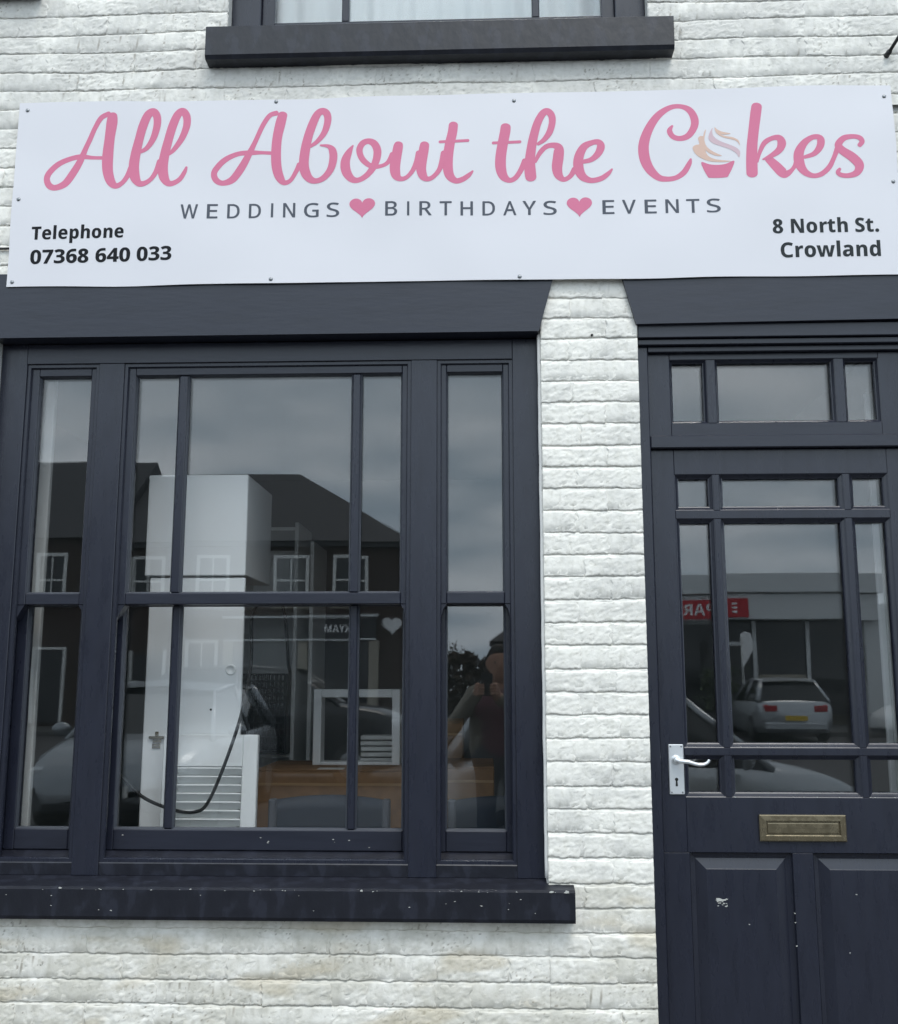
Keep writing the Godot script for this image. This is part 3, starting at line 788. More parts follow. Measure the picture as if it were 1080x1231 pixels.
func build_window(shop: Node3D) -> void:
	var w := group_node("window", shop)
	var zf := -0.05
	# box frame
	put(box(Vector3(-1.655, 0.832, -0.20), Vector3(-1.566, 2.575, zf), 0.0015), "jamb", "dark_paint", w)
	put(box(Vector3(0.092, 0.832, -0.20), Vector3(0.1785, 2.575, zf), 0.0015), "jamb", "dark_paint", w)
	put(box(Vector3(-1.315, 0.832, -0.20), Vector3(-1.229, 2.5055, zf - 0.001), 0.0015), "mullion", "dark_paint", w)
	put(box(Vector3(-0.249, 0.832, -0.20), Vector3(-0.161, 2.5055, zf - 0.001), 0.0015), "mullion", "dark_paint", w)
	put(box(Vector3(-1.5655, 2.506, -0.20), Vector3(0.0915, 2.574, zf + 0.0005), 0.001), "head", "dark_paint_across", w)
	var lights := [[-1.566, -1.315, [-1.527, -1.346]], [-1.229, -0.249, [-1.192, -1.043, -1.012, -0.449, -0.420, -0.280]], [-0.161, 0.092, [-0.130, 0.060]]]
	var low := [[-1.531, -1.353], [-1.207, -1.045, -1.017, -0.451, -0.425, -0.272], [-0.134, 0.061]]
	for li in 3:
		var x0: float = lights[li][0] + 0.0005
		var x1: float = lights[li][1] - 0.0005
		# stop bead round the opening
		var st := st_new()
		ring(st, x0, x1, 0.87, 2.5055, [[0.0, -0.057], [0.011, -0.057], [0.014, -0.062], [0.014, -0.072]])
		put(st, "bead", "dark_paint", w)
		# upper sash: stiles run past the meeting rail as horns
		var g: Array = lights[li][2]
		var n := g.size()
		var zu := -0.066
		var zb := -0.112
		for e in [[x0, g[0], 1.0], [g[n - 1], x1, -1.0]]:
			st = st_new()
			bbox(st, Vector3(e[0], 1.684, zb), Vector3(e[1], 2.505, zu), 0.002)
			var hx0: float = e[0]
			var hx1: float = e[1]
			if e[2] > 0:
				plate(st, PackedVector2Array([Vector2(hx0, 1.683), Vector2(hx0, 1.634), Vector2(hx0 + 0.012, 1.637), Vector2(hx1 - 0.010, 1.668), Vector2(hx1, 1.683)]), zb, zu)
			else:
				plate(st, PackedVector2Array([Vector2(hx0, 1.683), Vector2(hx0 + 0.010, 1.668), Vector2(hx1 - 0.012, 1.637), Vector2(hx1, 1.634), Vector2(hx1, 1.683)]), zb, zu)
			put(st, "stile", "dark_paint", w)
		put(box(Vector3(g[0] + 0.0003, 2.466, zb), Vector3(g[n - 1] - 0.0003, 2.5045, zu + 0.0005), 0.002), "rail", "dark_paint_across", w)
		put(box(Vector3(g[0] + 0.0003, 1.6845, zb), Vector3(g[n - 1] - 0.0003, 1.722, zu + 0.0005), 0.003), "meeting_rail", "dark_paint_across", w)
		for b in range(1, n - 1, 2):
			put(box(Vector3(g[b], 1.7225, zb + 0.006), Vector3(g[b + 1], 2.4655, zu - 0.002), 0.004), "glazing_bar", "dark_paint", w)
		for p in range(0, n, 2):
			st = st_new()
			ring(st, g[p] - 0.0005, g[p + 1] + 0.0005, 1.7215, 2.4665, [[0.0, zu - 0.004], [0.004, zu - 0.010], [0.006, zu - 0.018]])
			put(st, "putty", "putty", w)
			pane(w, g[p] - 0.003, g[p + 1] + 0.003, 1.719, 2.469, zu - 0.020, rng.randf_range(-0.0015, 0.0015), rng.randf_range(-0.0012, 0.0012))
		# lower sash, one track further in
		g = low[li]
		zu = -0.108
		zb = -0.156
		for e in [[x0, g[0]], [g[n - 1], x1]]:
			put(box(Vector3(e[0], 0.900, zb), Vector3(e[1], 1.722, zu), 0.002), "stile", "dark_paint", w)
		put(box(Vector3(g[0] + 0.0003, 0.9005, zb), Vector3(g[n - 1] - 0.0003, 0.965, zu + 0.0005), 0.003), "rail", "dark_paint_across", w)
		put(box(Vector3(g[0] + 0.0003, 1.686, zb), Vector3(g[n - 1] - 0.0003, 1.7215, zu - 0.0005), 0.002), "meeting_rail", "dark_paint_across", w)
		for b in range(1, n - 1, 2):
			put(box(Vector3(g[b], 0.9655, zb + 0.006), Vector3(g[b + 1], 1.6855, zu - 0.002), 0.004), "glazing_bar", "dark_paint", w)
		for p in range(0, n, 2):
			st = st_new()
			ring(st, g[p] - 0.0005, g[p + 1] + 0.0005, 0.9645, 1.6865, [[0.0, zu - 0.004], [0.004, zu - 0.010], [0.006, zu - 0.018]])
			put(st, "putty", "putty", w)
			var straight := li == 2
			pane(w, g[p] - 0.003, g[p + 1] + 0.003, 0.962, 1.689, zu - 0.020, 0.0 if straight else rng.randf_range(-0.0015, 0.0015), 0.0 if straight else rng.randf_range(-0.001, 0.001))
		# sloping bottom member of the frame
		st = st_new()
		extrude_x(st, [[-0.19, 0.8985], [-0.110, 0.8985], [-0.058, 0.873], [-0.055, 0.868], [-0.055, 0.8325], [-0.19, 0.8325]], x0, x1)
		put(st, "frame_sill", "sill_paint", w)
	# heavy sill below
	var st := st_new()
	extrude_x(st, [[-0.30, 0.8315], [-0.05, 0.8315], [0.050, 0.8185], [0.060, 0.812], [0.061, 0.735], [0.056, 0.724], [-0.30, 0.724]], -1.95, 0.2605)
	put(st, "sill", "sill_paint", w)
	# bare patches where paint has flaked from edges
	st = st_new()
	var r2 := RandomNumberGenerator.new()
	r2.seed = 23
	for c in [[-1.30, 0.8165, 0.0615, 6], [-0.90, 0.8150, 0.0615, 5], [-0.38, 0.8150, 0.0615, 6], [0.235, 0.8145, 0.0615, 12], [0.19, 0.8145, 0.0615, 9], [-1.14, 0.752, 0.063, 4], [-0.02, 0.774, 0.063, 5]]:
		flake(st, Vector3(c[0], c[1], c[2]), c[3] * 0.00055, r2)
	for k in 26:
		flake(st, Vector3(r2.randf_range(-1.5, 0.25), 0.8135 + r2.randf_range(-0.003, 0.0015), 0.0615), r2.randf_range(0.0007, 0.0022), r2)
	for k in 14:
		flake(st, Vector3(r2.randf_range(-1.5, 0.25), r2.randf_range(0.74, 0.80), 0.0622), r2.randf_range(0.001, 0.002), r2)
	for k in 8:
		flake(st, Vector3(r2.randf_range(-1.2, -0.3), r2.randf_range(0.91, 0.95), -0.1065), r2.randf_range(0.001, 0.0025), r2)
	put(st, "flaked_paint", "chip_white", w)

func flake(st: SurfaceTool, at: Vector3, r: float, g: RandomNumberGenerator) -> void:
	var n := 7
	var p := PackedVector2Array()
	for k in n:
		var a := TAU * k / n
		var rr := r * g.randf_range(0.45, 1.2)
		p.append(Vector2(at.x + cos(a) * rr * 1.6, at.y + sin(a) * rr * 0.7))
	plate(st, p, at.z - 0.0012, at.z + 0.0003)

func build_door(shop: Node3D) -> void:
	var fr := group_node("door_frame", shop)
	put(box(Vector3(0.5045, 0.10, -0.16), Vector3(0.542, 2.5355, -0.03), 0.003), "jamb", "dark_paint", fr)
	put(box(Vector3(1.386, 0.10, -0.16), Vector3(1.4255, 2.5355, -0.03), 0.003), "jamb", "dark_paint", fr)
	put(box(Vector3(0.5425, 2.517, -0.16), Vector3(1.3855, 2.535, -0.0305), 0.002), "head", "dark_paint_across", fr)
	put(box(Vector3(0.5425, 2.190, -0.16), Vector3(1.3855, 2.232, -0.029), 0.003), "transom", "dark_paint_across", fr)
	put(box(Vector3(0.5065, 0.10, -0.29), Vector3(1.424, 0.165, 0.02), 0.006), "threshold", "kerb_stone", fr)
	# fanlight: a fixed light of three panes over the door
	var fl := group_node("fanlight", shop)
	leaf_grid(fl, 0.543, 1.385, 2.2325, 2.5165, -0.052, -0.098, [0.626, 0.728, 0.777, 1.150, 1.200, 1.294], [[2.288, 2.486]], 0.010, "dark_paint_across")
	var d := group_node("door", shop)
	leaf_grid(d, 0.5455, 1.3830, 0.912, 2.1885, -0.055, -0.100, [0.634, 0.731, 0.778, 1.153, 1.201, 1.297], [[1.092, 1.192], [1.243, 1.945], [2.000, 2.092]], 0.014, "dark_paint")
	# lower half: stiles, muntin, bottom rail and two raised panels
	for x in [[0.5455, 0.626], [0.940, 1.004], [1.318, 1.383]]:
		put(box(Vector3(x[0], 0.34, -0.100), Vector3(x[1], 0.9115, -0.055), 0.0015), "stile" if x[0] != 0.940 else "muntin", "dark_paint", d)
	put(box(Vector3(0.5455, 0.17, -0.100), Vector3(1.383, 0.3395, -0.055), 0.0015), "rail", "dark_paint_across", d)
	for x in [[0.6262, 0.9398], [1.0042, 1.3178]]:
		var st := st_new()
		ring(st, x[0], x[1], 0.340, 0.9113, [[0.0, -0.0555], [0.0008, -0.068], [0.014, -0.072], [0.018, -0.0735], [0.048, -0.0625], [0.050, -0.0615]])
		quad(st, Vector3(x[0] + 0.05, 0.390, -0.0615), Vector3(x[1] - 0.05, 0.390, -0.0615), Vector3(x[1] - 0.05, 0.8613, -0.0615), Vector3(x[0] + 0.05, 0.8613, -0.0615))
		quad(st, Vector3(x[1], 0.340, -0.09), Vector3(x[0], 0.340, -0.09), Vector3(x[0], 0.9113, -0.09), Vector3(x[1], 0.9113, -0.09))
		put(st, "panel", "dark_paint", d)
	# letter plate
	var st := st_new()
	ring(st, 0.842, 1.107, 0.9475, 1.027, [[0.0, -0.056], [0.0, -0.0475], [0.003, -0.0445], [0.017, -0.0435], [0.019, -0.0445], [0.020, -0.0500]])
	quad(st, Vector3(0.862, 0.9675, -0.050), Vector3(1.087, 0.9675, -0.050), Vector3(1.087, 1.007, -0.050), Vector3(0.862, 1.007, -0.050))
	ring(st, 0.8655, 1.0835, 0.971, 1.0035, [[0.0, -0.050], [0.0008, -0.0472], [0.003, -0.0465], [0.016, -0.0465]])
	put(st, "letter_plate", "old_brass", d)
	# lever handle on its long plate
	st = st_new()
	bbox(st, Vector3(0.5695, 1.0865, -0.056), Vector3(0.6165, 1.2395, -0.0495), 0.002)
	put(st, "handle_plate", "chrome", d)
	st = st_new(true)
	lathe(st, [[0.0, 0.02], [0.009, 0.02], [0.011, 0.012], [0.014, 0.003], [0.015, 0.0]], 16, Transform3D(Basis(), Vector3(0.592, 1.192, -0.0495)))
	tube(st, spline([Vector3(0.588, 1.196, -0.036), Vector3(0.602, 1.190, -0.027), Vector3(0.625, 1.188, -0.022), Vector3(0.650, 1.181, -0.022), Vector3(0.670, 1.180, -0.022), Vector3(0.684, 1.186, -0.022), Vector3(0.690, 1.195, -0.022)], 5), 0.0075, 10, 0.0045)
	put(st, "lever", "chrome", d)
	st = st_new()
	lathe(st, [[0.0, 0.001], [0.0052, 0.001], [0.0052, -0.001]], 12, Transform3D(Basis(), Vector3(0.592, 1.1325, -0.0495)))
	plate(st, PackedVector2Array([Vector2(0.5900, 1.131), Vector2(0.5940, 1.131), Vector2(0.5955, 1.112), Vector2(0.5885, 1.112)]), -0.050, -0.0486)
	put(st, "keyhole", "black_hole", d)
	st = st_new()
	for p in [[0.576, 1.093], [0.610, 1.093], [0.576, 1.233], [0.610, 1.233]]:
		lathe(st, [[0.0, 0.0012], [0.0024, 0.0010], [0.0030, 0.0]], 8, Transform3D(Basis(), Vector3(p[0], p[1], -0.0495)))
	put(st, "plate_screw", "screw_steel", d)
	# knocks in the paint of the door
	st = st_new()
	var r2 := RandomNumberGenerator.new()
	r2.seed = 5
	plate(st, PackedVector2Array([Vector2(0.702, 0.776), Vector2(0.713, 0.7765), Vector2(0.722, 0.7725), Vector2(0.734, 0.7735), Vector2(0.728, 0.769), Vector2(0.715, 0.767), Vector2(0.705, 0.768)]), -0.0622, -0.0607)
	for k in 16:
		flake(st, Vector3(0.717 + r2.randf_range(-0.022, 0.018), 0.763 + r2.randf_range(-0.012, 0.012), -0.0612), r2.randf_range(0.0012, 0.0034), r2)
	for p in [[0.9385, 0.735], [0.939, 0.708], [0.9395, 0.640], [0.80, 0.70], [1.10, 0.62], [1.13, 0.79]]:
		flake(st, Vector3(p[0], p[1], -0.0545 if absf(p[0] - 0.939) < 0.005 else -0.0612), 0.0022, r2)
	for k in 10:
		flake(st, Vector3(r2.randf_range(0.64, 1.28), 1.0795, -0.0545), r2.randf_range(0.001, 0.003), r2)
	put(st, "flaked_paint", "chip_white", d)

func leaf_grid(parent: Node3D, x0: float, x1: float, y0: float, y1: float, zf: float, zb: float, xs: Array, rows: Array, mould: float, rail_mat: String) -> void:
	# stiles, rails and bars round a grid of panes, each pane in a bevelled moulding
	var a: float = xs[0] - mould
	var b: float = xs[xs.size() - 1] + mould
	put(box(Vector3(x0, y0, zb), Vector3(a, y1, zf), 0.0015), "stile", "dark_paint", parent)
	put(box(Vector3(b, y0, zb), Vector3(x1, y1, zf), 0.0015), "stile", "dark_paint", parent)
	var prev := y0
	for r in rows.size() + 1:
		var top: float = rows[r][0] - mould if r < rows.size() else y1
		put(box(Vector3(a + 0.0003, prev, zb), Vector3(b - 0.0003, top, zf - 0.0004), 0.0012), "rail" if (r == 0 or r == rows.size()) else "glazing_bar", rail_mat, parent)
		if r < rows.size():
			prev = rows[r][1] + mould
	for r in rows:
		for i in range(1, xs.size() - 1, 2):
			put(box(Vector3(xs[i] + mould, r[0] - mould + 0.0003, zb), Vector3(xs[i + 1] - mould, r[1] + mould - 0.0003, zf - 0.0008), 0.0012), "glazing_bar", "dark_paint", parent)
		for i in range(0, xs.size(), 2):
			var st := st_new()
			var m := mould
			ring(st, xs[i] - m, xs[i + 1] + m, r[0] - m, r[1] + m, [[0.0, zf - 0.0016], [m * 0.16, zf - 0.003], [m * 0.3, zf - 0.0055], [m * 0.75, zf - 0.012], [m, zf - 0.014], [m + 0.001, zf - 0.026]])
			put(st, "moulding", "dark_paint", parent)
			pane(parent, xs[i] - 0.004, xs[i + 1] + 0.004, r[0] - 0.004, r[1] + 0.004, zf - 0.029, rng.randf_range(-0.001, 0.001), rng.randf_range(-0.001, 0.001))

func build_upper_window(shop: Node3D) -> void:
	var w := group_node("window", shop)
	w.set_meta("label", "upper window with white net curtain above the banner")
	# only its foot shows; the rest goes on above
	var st := st_new()
	extrude_x(st, [[-0.2, 3.70], [-0.03, 3.70], [0.052, 3.689], [0.062, 3.681], [0.062, 3.575], [0.054, 3.562], [-0.2, 3.562]], -0.963, 0.652, 0.0)
	put(st, "sill", "sill_paint", w)
	put(box(Vector3(-0.905, 3.7005, -0.2), Vector3(-0.800, 4.96, -0.05), 0.003), "jamb", "dark_paint", w)
	put(box(Vector3(0.470, 3.7005, -0.2), Vector3(0.575, 4.96, -0.05), 0.003), "jamb", "dark_paint", w)
	put(box(Vector3(-0.905, 4.9605, -0.2), Vector3(0.575, 5.05, -0.05), 0.003), "head", "dark_paint_across", w)
	var zu := -0.075
	put(box(Vector3(-0.7995, 3.7005, -0.115), Vector3(-0.754, 4.96, zu), 0.002), "stile", "dark_paint", w)
	put(box(Vector3(0.424, 3.7005, -0.115), Vector3(0.4695, 4.96, zu), 0.002), "stile", "dark_paint", w)
	put(box(Vector3(-0.7537, 3.7005, -0.115), Vector3(0.4237, 3.786, zu + 0.0005), 0.002), "rail", "dark_paint_across", w)
	put(box(Vector3(-0.7537, 4.92, -0.115), Vector3(0.4237, 4.96, zu + 0.0005), 0.002), "rail", "dark_paint_across", w)
	for x in [[-0.510, -0.484], [0.176, 0.203]]:
		put(box(Vector3(x[0], 3.7865, -0.110), Vector3(x[1], 4.9195, zu - 0.001), 0.003), "glazing_bar", "dark_paint", w)
	for x in [[-0.757, -0.508], [-0.486, 0.178], [0.201, 0.427]]:
		pane(w, x[0], x[1], 3.784, 4.922, -0.096)
	# net curtain in soft folds
	var c := thing("net_curtain", "white net curtain hanging behind the upper window", "curtain", Vector3(-0.165, 3.72, -0.24))
	st = st_new(true)
	var nx := 240
	for i in nx:
		var q := []
		for k in 2:
			var x := lerpf(-0.66, 0.66, float(i + k) / nx)
			q.append(Vector2(x, 0.016 * sin(x * 52.0 + 2.0 * n1.get_noise_1d(x * 3.0)) + 0.012 * n2.get_noise_1d(x * 14.0)))
		oquad(st, Vector3(q[0].x, 0, q[0].y), Vector3(q[1].x, 0, q[1].y), Vector3(q[1].x, 1.25, q[1].y * 0.7), Vector3(q[0].x, 1.25, q[0].y * 0.7), Vector3(0, 0, 1))
	put(st, "cloth", "net_curtain", c)

# ---------------------------------------------------------------- the banner over the shop front
func banner_z(x: float, y: float) -> float:
	return 0.0275 + 0.0030 * n1.get_noise_2d(x * 1.3 + 3.0, y * 1.9) + 0.0014 * n2.get_noise_2d(x * 3.4, y * 3.0)

func banner_edge(x: float, top: bool) -> float:
	var s := 3.427 if top else 2.7535
	return s + 0.0045 * n1.get_noise_2d(x * 1.7, 5.0 if top else 9.0) + (0.004 * sin(x * 2.1) if top else 0.0)

func on_banner(p: Vector2, lift: float) -> Vector3:
	return Vector3(p.x, p.y, banner_z(p.x, p.y) + lift)

func stroke(st: SurfaceTool, row: Array, lift: float) -> void:
	# one pen stroke: x, y and width in millimetres
	var ctl := []
	for i in range(0, row.size(), 3):
		ctl.append(Vector3(row[i], row[i + 1], row[i + 2]) * 0.001)
	var p := spline(ctl, 7)
	var n := p.size()
	var l := []
	var r := []
	for i in n:
		var a: Vector3 = p[maxi(i - 1, 0)]
		var b: Vector3 = p[mini(i + 1, n - 1)]
		var t := Vector2(b.x - a.x, b.y - a.y).normalized()
		var s: Vector2 = Vector2(-t.y, t.x) * p[i].z * 0.5
		var z := lift + 0.00014 * float(i) / n
		var c := Vector2(p[i].x, p[i].y)
		l.append(on_banner(c + s, z))
		r.append(on_banner(c - s, z))
	for i in n - 1:
		oquad(st, l[i], r[i], r[i + 1], l[i + 1], Vector3(0, 0, 1))
	for e in [0, n - 1]:
		var d: Vector3 = (p[0] - p[1]) if e == 0 else (p[n - 1] - p[n - 2])
		var t := Vector2(d.x, d.y).normalized()
		var s := Vector2(-t.y, t.x)
		var c := Vector2(p[e].x, p[e].y)
		var rad: float = p[e].z * 0.5
		var z := lift + (0.0 if e == 0 else 0.00014)
		for k in 8:
			var a0 := -PI / 2 + PI * k / 8.0
			var a1 := -PI / 2 + PI * (k + 1) / 8.0
			otri(st, on_banner(c, z), on_banner(c + (t * cos(a0) * 0.8 + s * sin(a0)) * rad, z), on_banner(c + (t * cos(a1) * 0.8 + s * sin(a1)) * rad, z), Vector3(0, 0, 1))

func flat_poly(st: SurfaceTool, mm: Array, lift: float) -> void:
	var pts := PackedVector2Array()
	for i in range(0, mm.size(), 2):
		pts.append(Vector2(mm[i], mm[i + 1]) * 0.001)
	# smooth the outline
	var fine := PackedVector2Array()
	var n := pts.size()
	for i in n:
		for k in 4:
			fine.append(pts[i].cubic_interpolate(pts[(i + 1) % n], pts[posmod(i - 1, n)], pts[(i + 2) % n], k / 4.0))
	var tri := Geometry2D.triangulate_polygon(fine)
	if tri.size() == 0:
		fine = pts
		tri = Geometry2D.triangulate_polygon(fine)
	for i in range(0, tri.size(), 3):
		otri(st, on_banner(fine[tri[i]], lift), on_banner(fine[tri[i + 1]], lift), on_banner(fine[tri[i + 2]], lift), Vector3(0, 0, 1))

func text_faces(text: String, weight: int, x0: float, y0: float, x1: float, y1: float, shear: float) -> Array:
	# the triangles of flat lettering scaled into the box x0..x1, y0..y1
	if text == "I":
		return [Vector2(x0, y0), Vector2(x1, y0), Vector2(x1, y1), Vector2(x0, y0), Vector2(x1, y1), Vector2(x0, y1)]
	var tm := TextMesh.new()
	var f := SystemFont.new()
	f.font_names = PackedStringArray(["Droid Sans"])
	f.font_weight = weight
	tm.font = f
	tm.text = text
	tm.font_size = 96
	tm.pixel_size = 0.001
	tm.depth = 0.0
	tm.curve_step = 1.0
	var arr := tm.get_mesh_arrays()
	var v: PackedVector3Array = arr[Mesh.ARRAY_VERTEX]
	var ids: PackedInt32Array = arr[Mesh.ARRAY_INDEX] if arr[Mesh.ARRAY_INDEX] != null else PackedInt32Array()
	if ids.size() == 0:
		for i in v.size():
			ids.append(i)
	var lo := Vector2(INF, INF)
	var hi := Vector2(-INF, -INF)
	for p in v:
		lo = lo.min(Vector2(p.x, p.y))
		hi = hi.max(Vector2(p.x, p.y))
	var out := []
	for i in ids:
		var u := (v[i].x - lo.x) / (hi.x - lo.x)
		out.append(Vector2(lerpf(x0, x1, u), lerpf(y0, y1, (v[i].y - lo.y) / (hi.y - lo.y)) + shear * u))
	return out

func fit_text(st: SurfaceTool, text: String, weight: int, x0: float, y0: float, x1: float, y1: float, lift: float, place: Transform3D) -> void:
	var q := text_faces(text, weight, x0, y0, x1, y1, 0.0)
	for i in range(0, q.size(), 3):
		otri(st, place * Vector3(q[i].x, q[i].y, lift), place * Vector3(q[i + 1].x, q[i + 1].y, lift), place * Vector3(q[i + 2].x, q[i + 2].y, lift), place.basis * Vector3(0, 0, 1))

func letters(parent: Node3D, text: String, weight: int, x0: float, y0: float, x1: float, y1: float, shear: float, fat: float, m: String) -> void:
	# printed line on the banner, one part for each letter; fat thickens the strokes
	var q := text_faces(text, weight, x0, y0, x1, y1, shear)
	var tris := []
	for i in range(0, q.size(), 3):
		tris.append([minf(q[i].x, minf(q[i + 1].x, q[i + 2].x)), maxf(q[i].x, maxf(q[i + 1].x, q[i + 2].x)), i])
	tris.sort_custom(func(a, b): return a[0] < b[0])
	var st: SurfaceTool = null
	var right := -INF
	for t in tris:
		if st == null or t[0] > right + 0.0004:
			if st != null:
				put(st, "letter", m, parent)
			st = st_new()
			right = t[1]
		right = maxf(right, t[1])
		var n := 0
		for off in [Vector2(-fat, 0), Vector2(fat, 0), Vector2(0, fat * 0.8), Vector2(0, -fat * 0.8)]:
			var i: int = t[2]
			otri(st, on_banner(q[i] + off, 0.0004 + n * 0.00008), on_banner(q[i + 1] + off, 0.0004 + n * 0.00008), on_banner(q[i + 2] + off, 0.0004 + n * 0.00008), Vector3(0, 0, 1))
			n += 1
			if fat <= 0.0:
				break
	put(st, "letter", m, parent)

func heart(st: SurfaceTool, cx: float, cy: float, w: float, h: float, lift: float) -> void:
	var pts := []
	for k in 48:
		var t := TAU * k / 48.0
		var x := 16.0 * pow(sin(t), 3.0)
		var y := 13.0 * cos(t) - 5.0 * cos(2 * t) - 2.0 * cos(3 * t) - cos(4 * t)
		pts.append((cx + x / 32.0 * w) * 1000.0)
		pts.append((cy + (y + 2.5) / 29.0 * h) * 1000.0)
	flat_poly(st, pts, lift)

func build_banner() -> void:
	var b := thing("banner_sign", "long white cake shop sign panel with pink script lettering screwed to the brick", "sign")
	var st := st_new(true)
	var nx := 90
	var ny := 16
	var xl := -1.620
	var xr := 1.381
	var at := func(i: int, j: int, dz: float) -> Vector3:
		var u := float(i) / nx
		var x0 := lerpf(xl, xr, u)
		var v := float(j) / ny
		var y := lerpf(banner_edge(x0, false), banner_edge(x0, true), v)
		var x := x0 + 0.003 * n2.get_noise_2d(y * 3.0, u) * (1.0 if (i == 0 or i == nx) else 0.0)
		return Vector3(x, y, banner_z(x, y) + dz)
	for j in ny:
		for i in nx:
			quad(st, at.call(i, j, 0.0), at.call(i + 1, j, 0.0), at.call(i + 1, j + 1, 0.0), at.call(i, j + 1, 0.0))
	put(st, "panel", "banner_white", b)
	st = st_new()
	var dz := -0.0035
	for i in nx:
		oquad(st, at.call(i, 0, 0.0), at.call(i + 1, 0, 0.0), at.call(i + 1, 0, dz), at.call(i, 0, dz), Vector3(0, -1, 0))
		oquad(st, at.call(i, ny, 0.0), at.call(i + 1, ny, 0.0), at.call(i + 1, ny, dz), at.call(i, ny, dz), Vector3(0, 1, 0))
		for j in ny:
			quad(st, at.call(i, j + 1, dz), at.call(i + 1, j + 1, dz), at.call(i + 1, j, dz), at.call(i, j, dz))
	for j in ny:
		oquad(st, at.call(0, j, 0.0), at.call(0, j + 1, 0.0), at.call(0, j + 1, dz), at.call(0, j, dz), Vector3(-1, 0, 0))
		oquad(st, at.call(nx, j, 0.0), at.call(nx, j + 1, 0.0), at.call(nx, j + 1, dz), at.call(nx, j, dz), Vector3(1, 0, 0))
	put(st, "panel_edge", "banner_edge", b)
	for word in SCRIPT_WORDS:
		st = st_new()
		var i := 0
		for row in SCRIPT_WORDS[word]:
			stroke(st, row, 0.0003 + 0.00016 * (i % 3))
			i += 1
		var o := put(st, "script_word", "print_pink", b)
		o.set_meta("label", "pink script word " + {"all": "All", "about": "About", "the": "the", "cakes": "Cakes"}[word])
	var cup := group_node("cupcake_emblem", b)
	for k in [["case", "print_pink", "cupcake_case"], ["peach", "print_peach", "icing"], ["pink", "print_rose", "icing"], ["top", "print_peach", "icing"]]:
		st = st_new()
		flat_poly(st, CUPCAKE[k[0]], 0.0006)
		put(st, k[2], k[1], cup)
	var words := {}
	for t in TAGLINE:
		if not words.has(t[0]):
			words[t[0]] = group_node("small_capitals", b)
			words[t[0]].set_meta("label", "grey spaced capitals " + (t[0] as String).to_upper())
		letters(words[t[0]], t[1], 400, t[2] * 0.001, t[3] * 0.001, t[4] * 0.001, t[5] * 0.001, 0.0, 0.0 if t[1] == "I" else 0.0008, "print_grey")
	for h in [[-0.4125, 3.017, 0.0875, 0.070], [0.3205, 3.0075, 0.0845, 0.070]]:
		st = st_new()
		heart(st, h[0], h[1], h[2], h[3], 0.0006)
		put(st, "heart", "print_pink", b)
	letters(group_node("telephone_word", b), "Telephone", 700, -1.5445, 2.9065, -1.2275, 2.9715, 0.004, 0.0006, "print_black")
	letters(group_node("telephone_number", b), "07368 640 033", 700, -1.5435, 2.8345, -1.0590, 2.8845, 0.007, 0.0008, "print_black")
	letters(group_node("address_line", b), "8 North St.", 700, 0.9590, 2.9030, 1.3060, 2.9560, 0.0, 0.0005, "print_charcoal")
	letters(group_node("address_line", b), "Crowland", 700, 0.9815, 2.8180, 1.3065, 2.8740, 0.0, 0.0005, "print_charcoal")
	for p in [[-1.589, 3.400], [-1.5985, 3.0695], [-1.602, 2.772], [-0.7165, 3.413], [-0.717, 2.768], [0.1045, 3.400], [0.117, 2.764], [1.3555, 3.389], [1.365, 3.081]]:
		st = st_new(true)
		lathe(st, [[0.0, 0.0035], [0.003, 0.0032], [0.0062, 0.0018], [0.0072, 0.0]], 12, Transform3D(Basis(), Vector3(p[0], p[1], banner_z(p[0], p[1]))))
		put(st, "screw", "screw_steel", b)

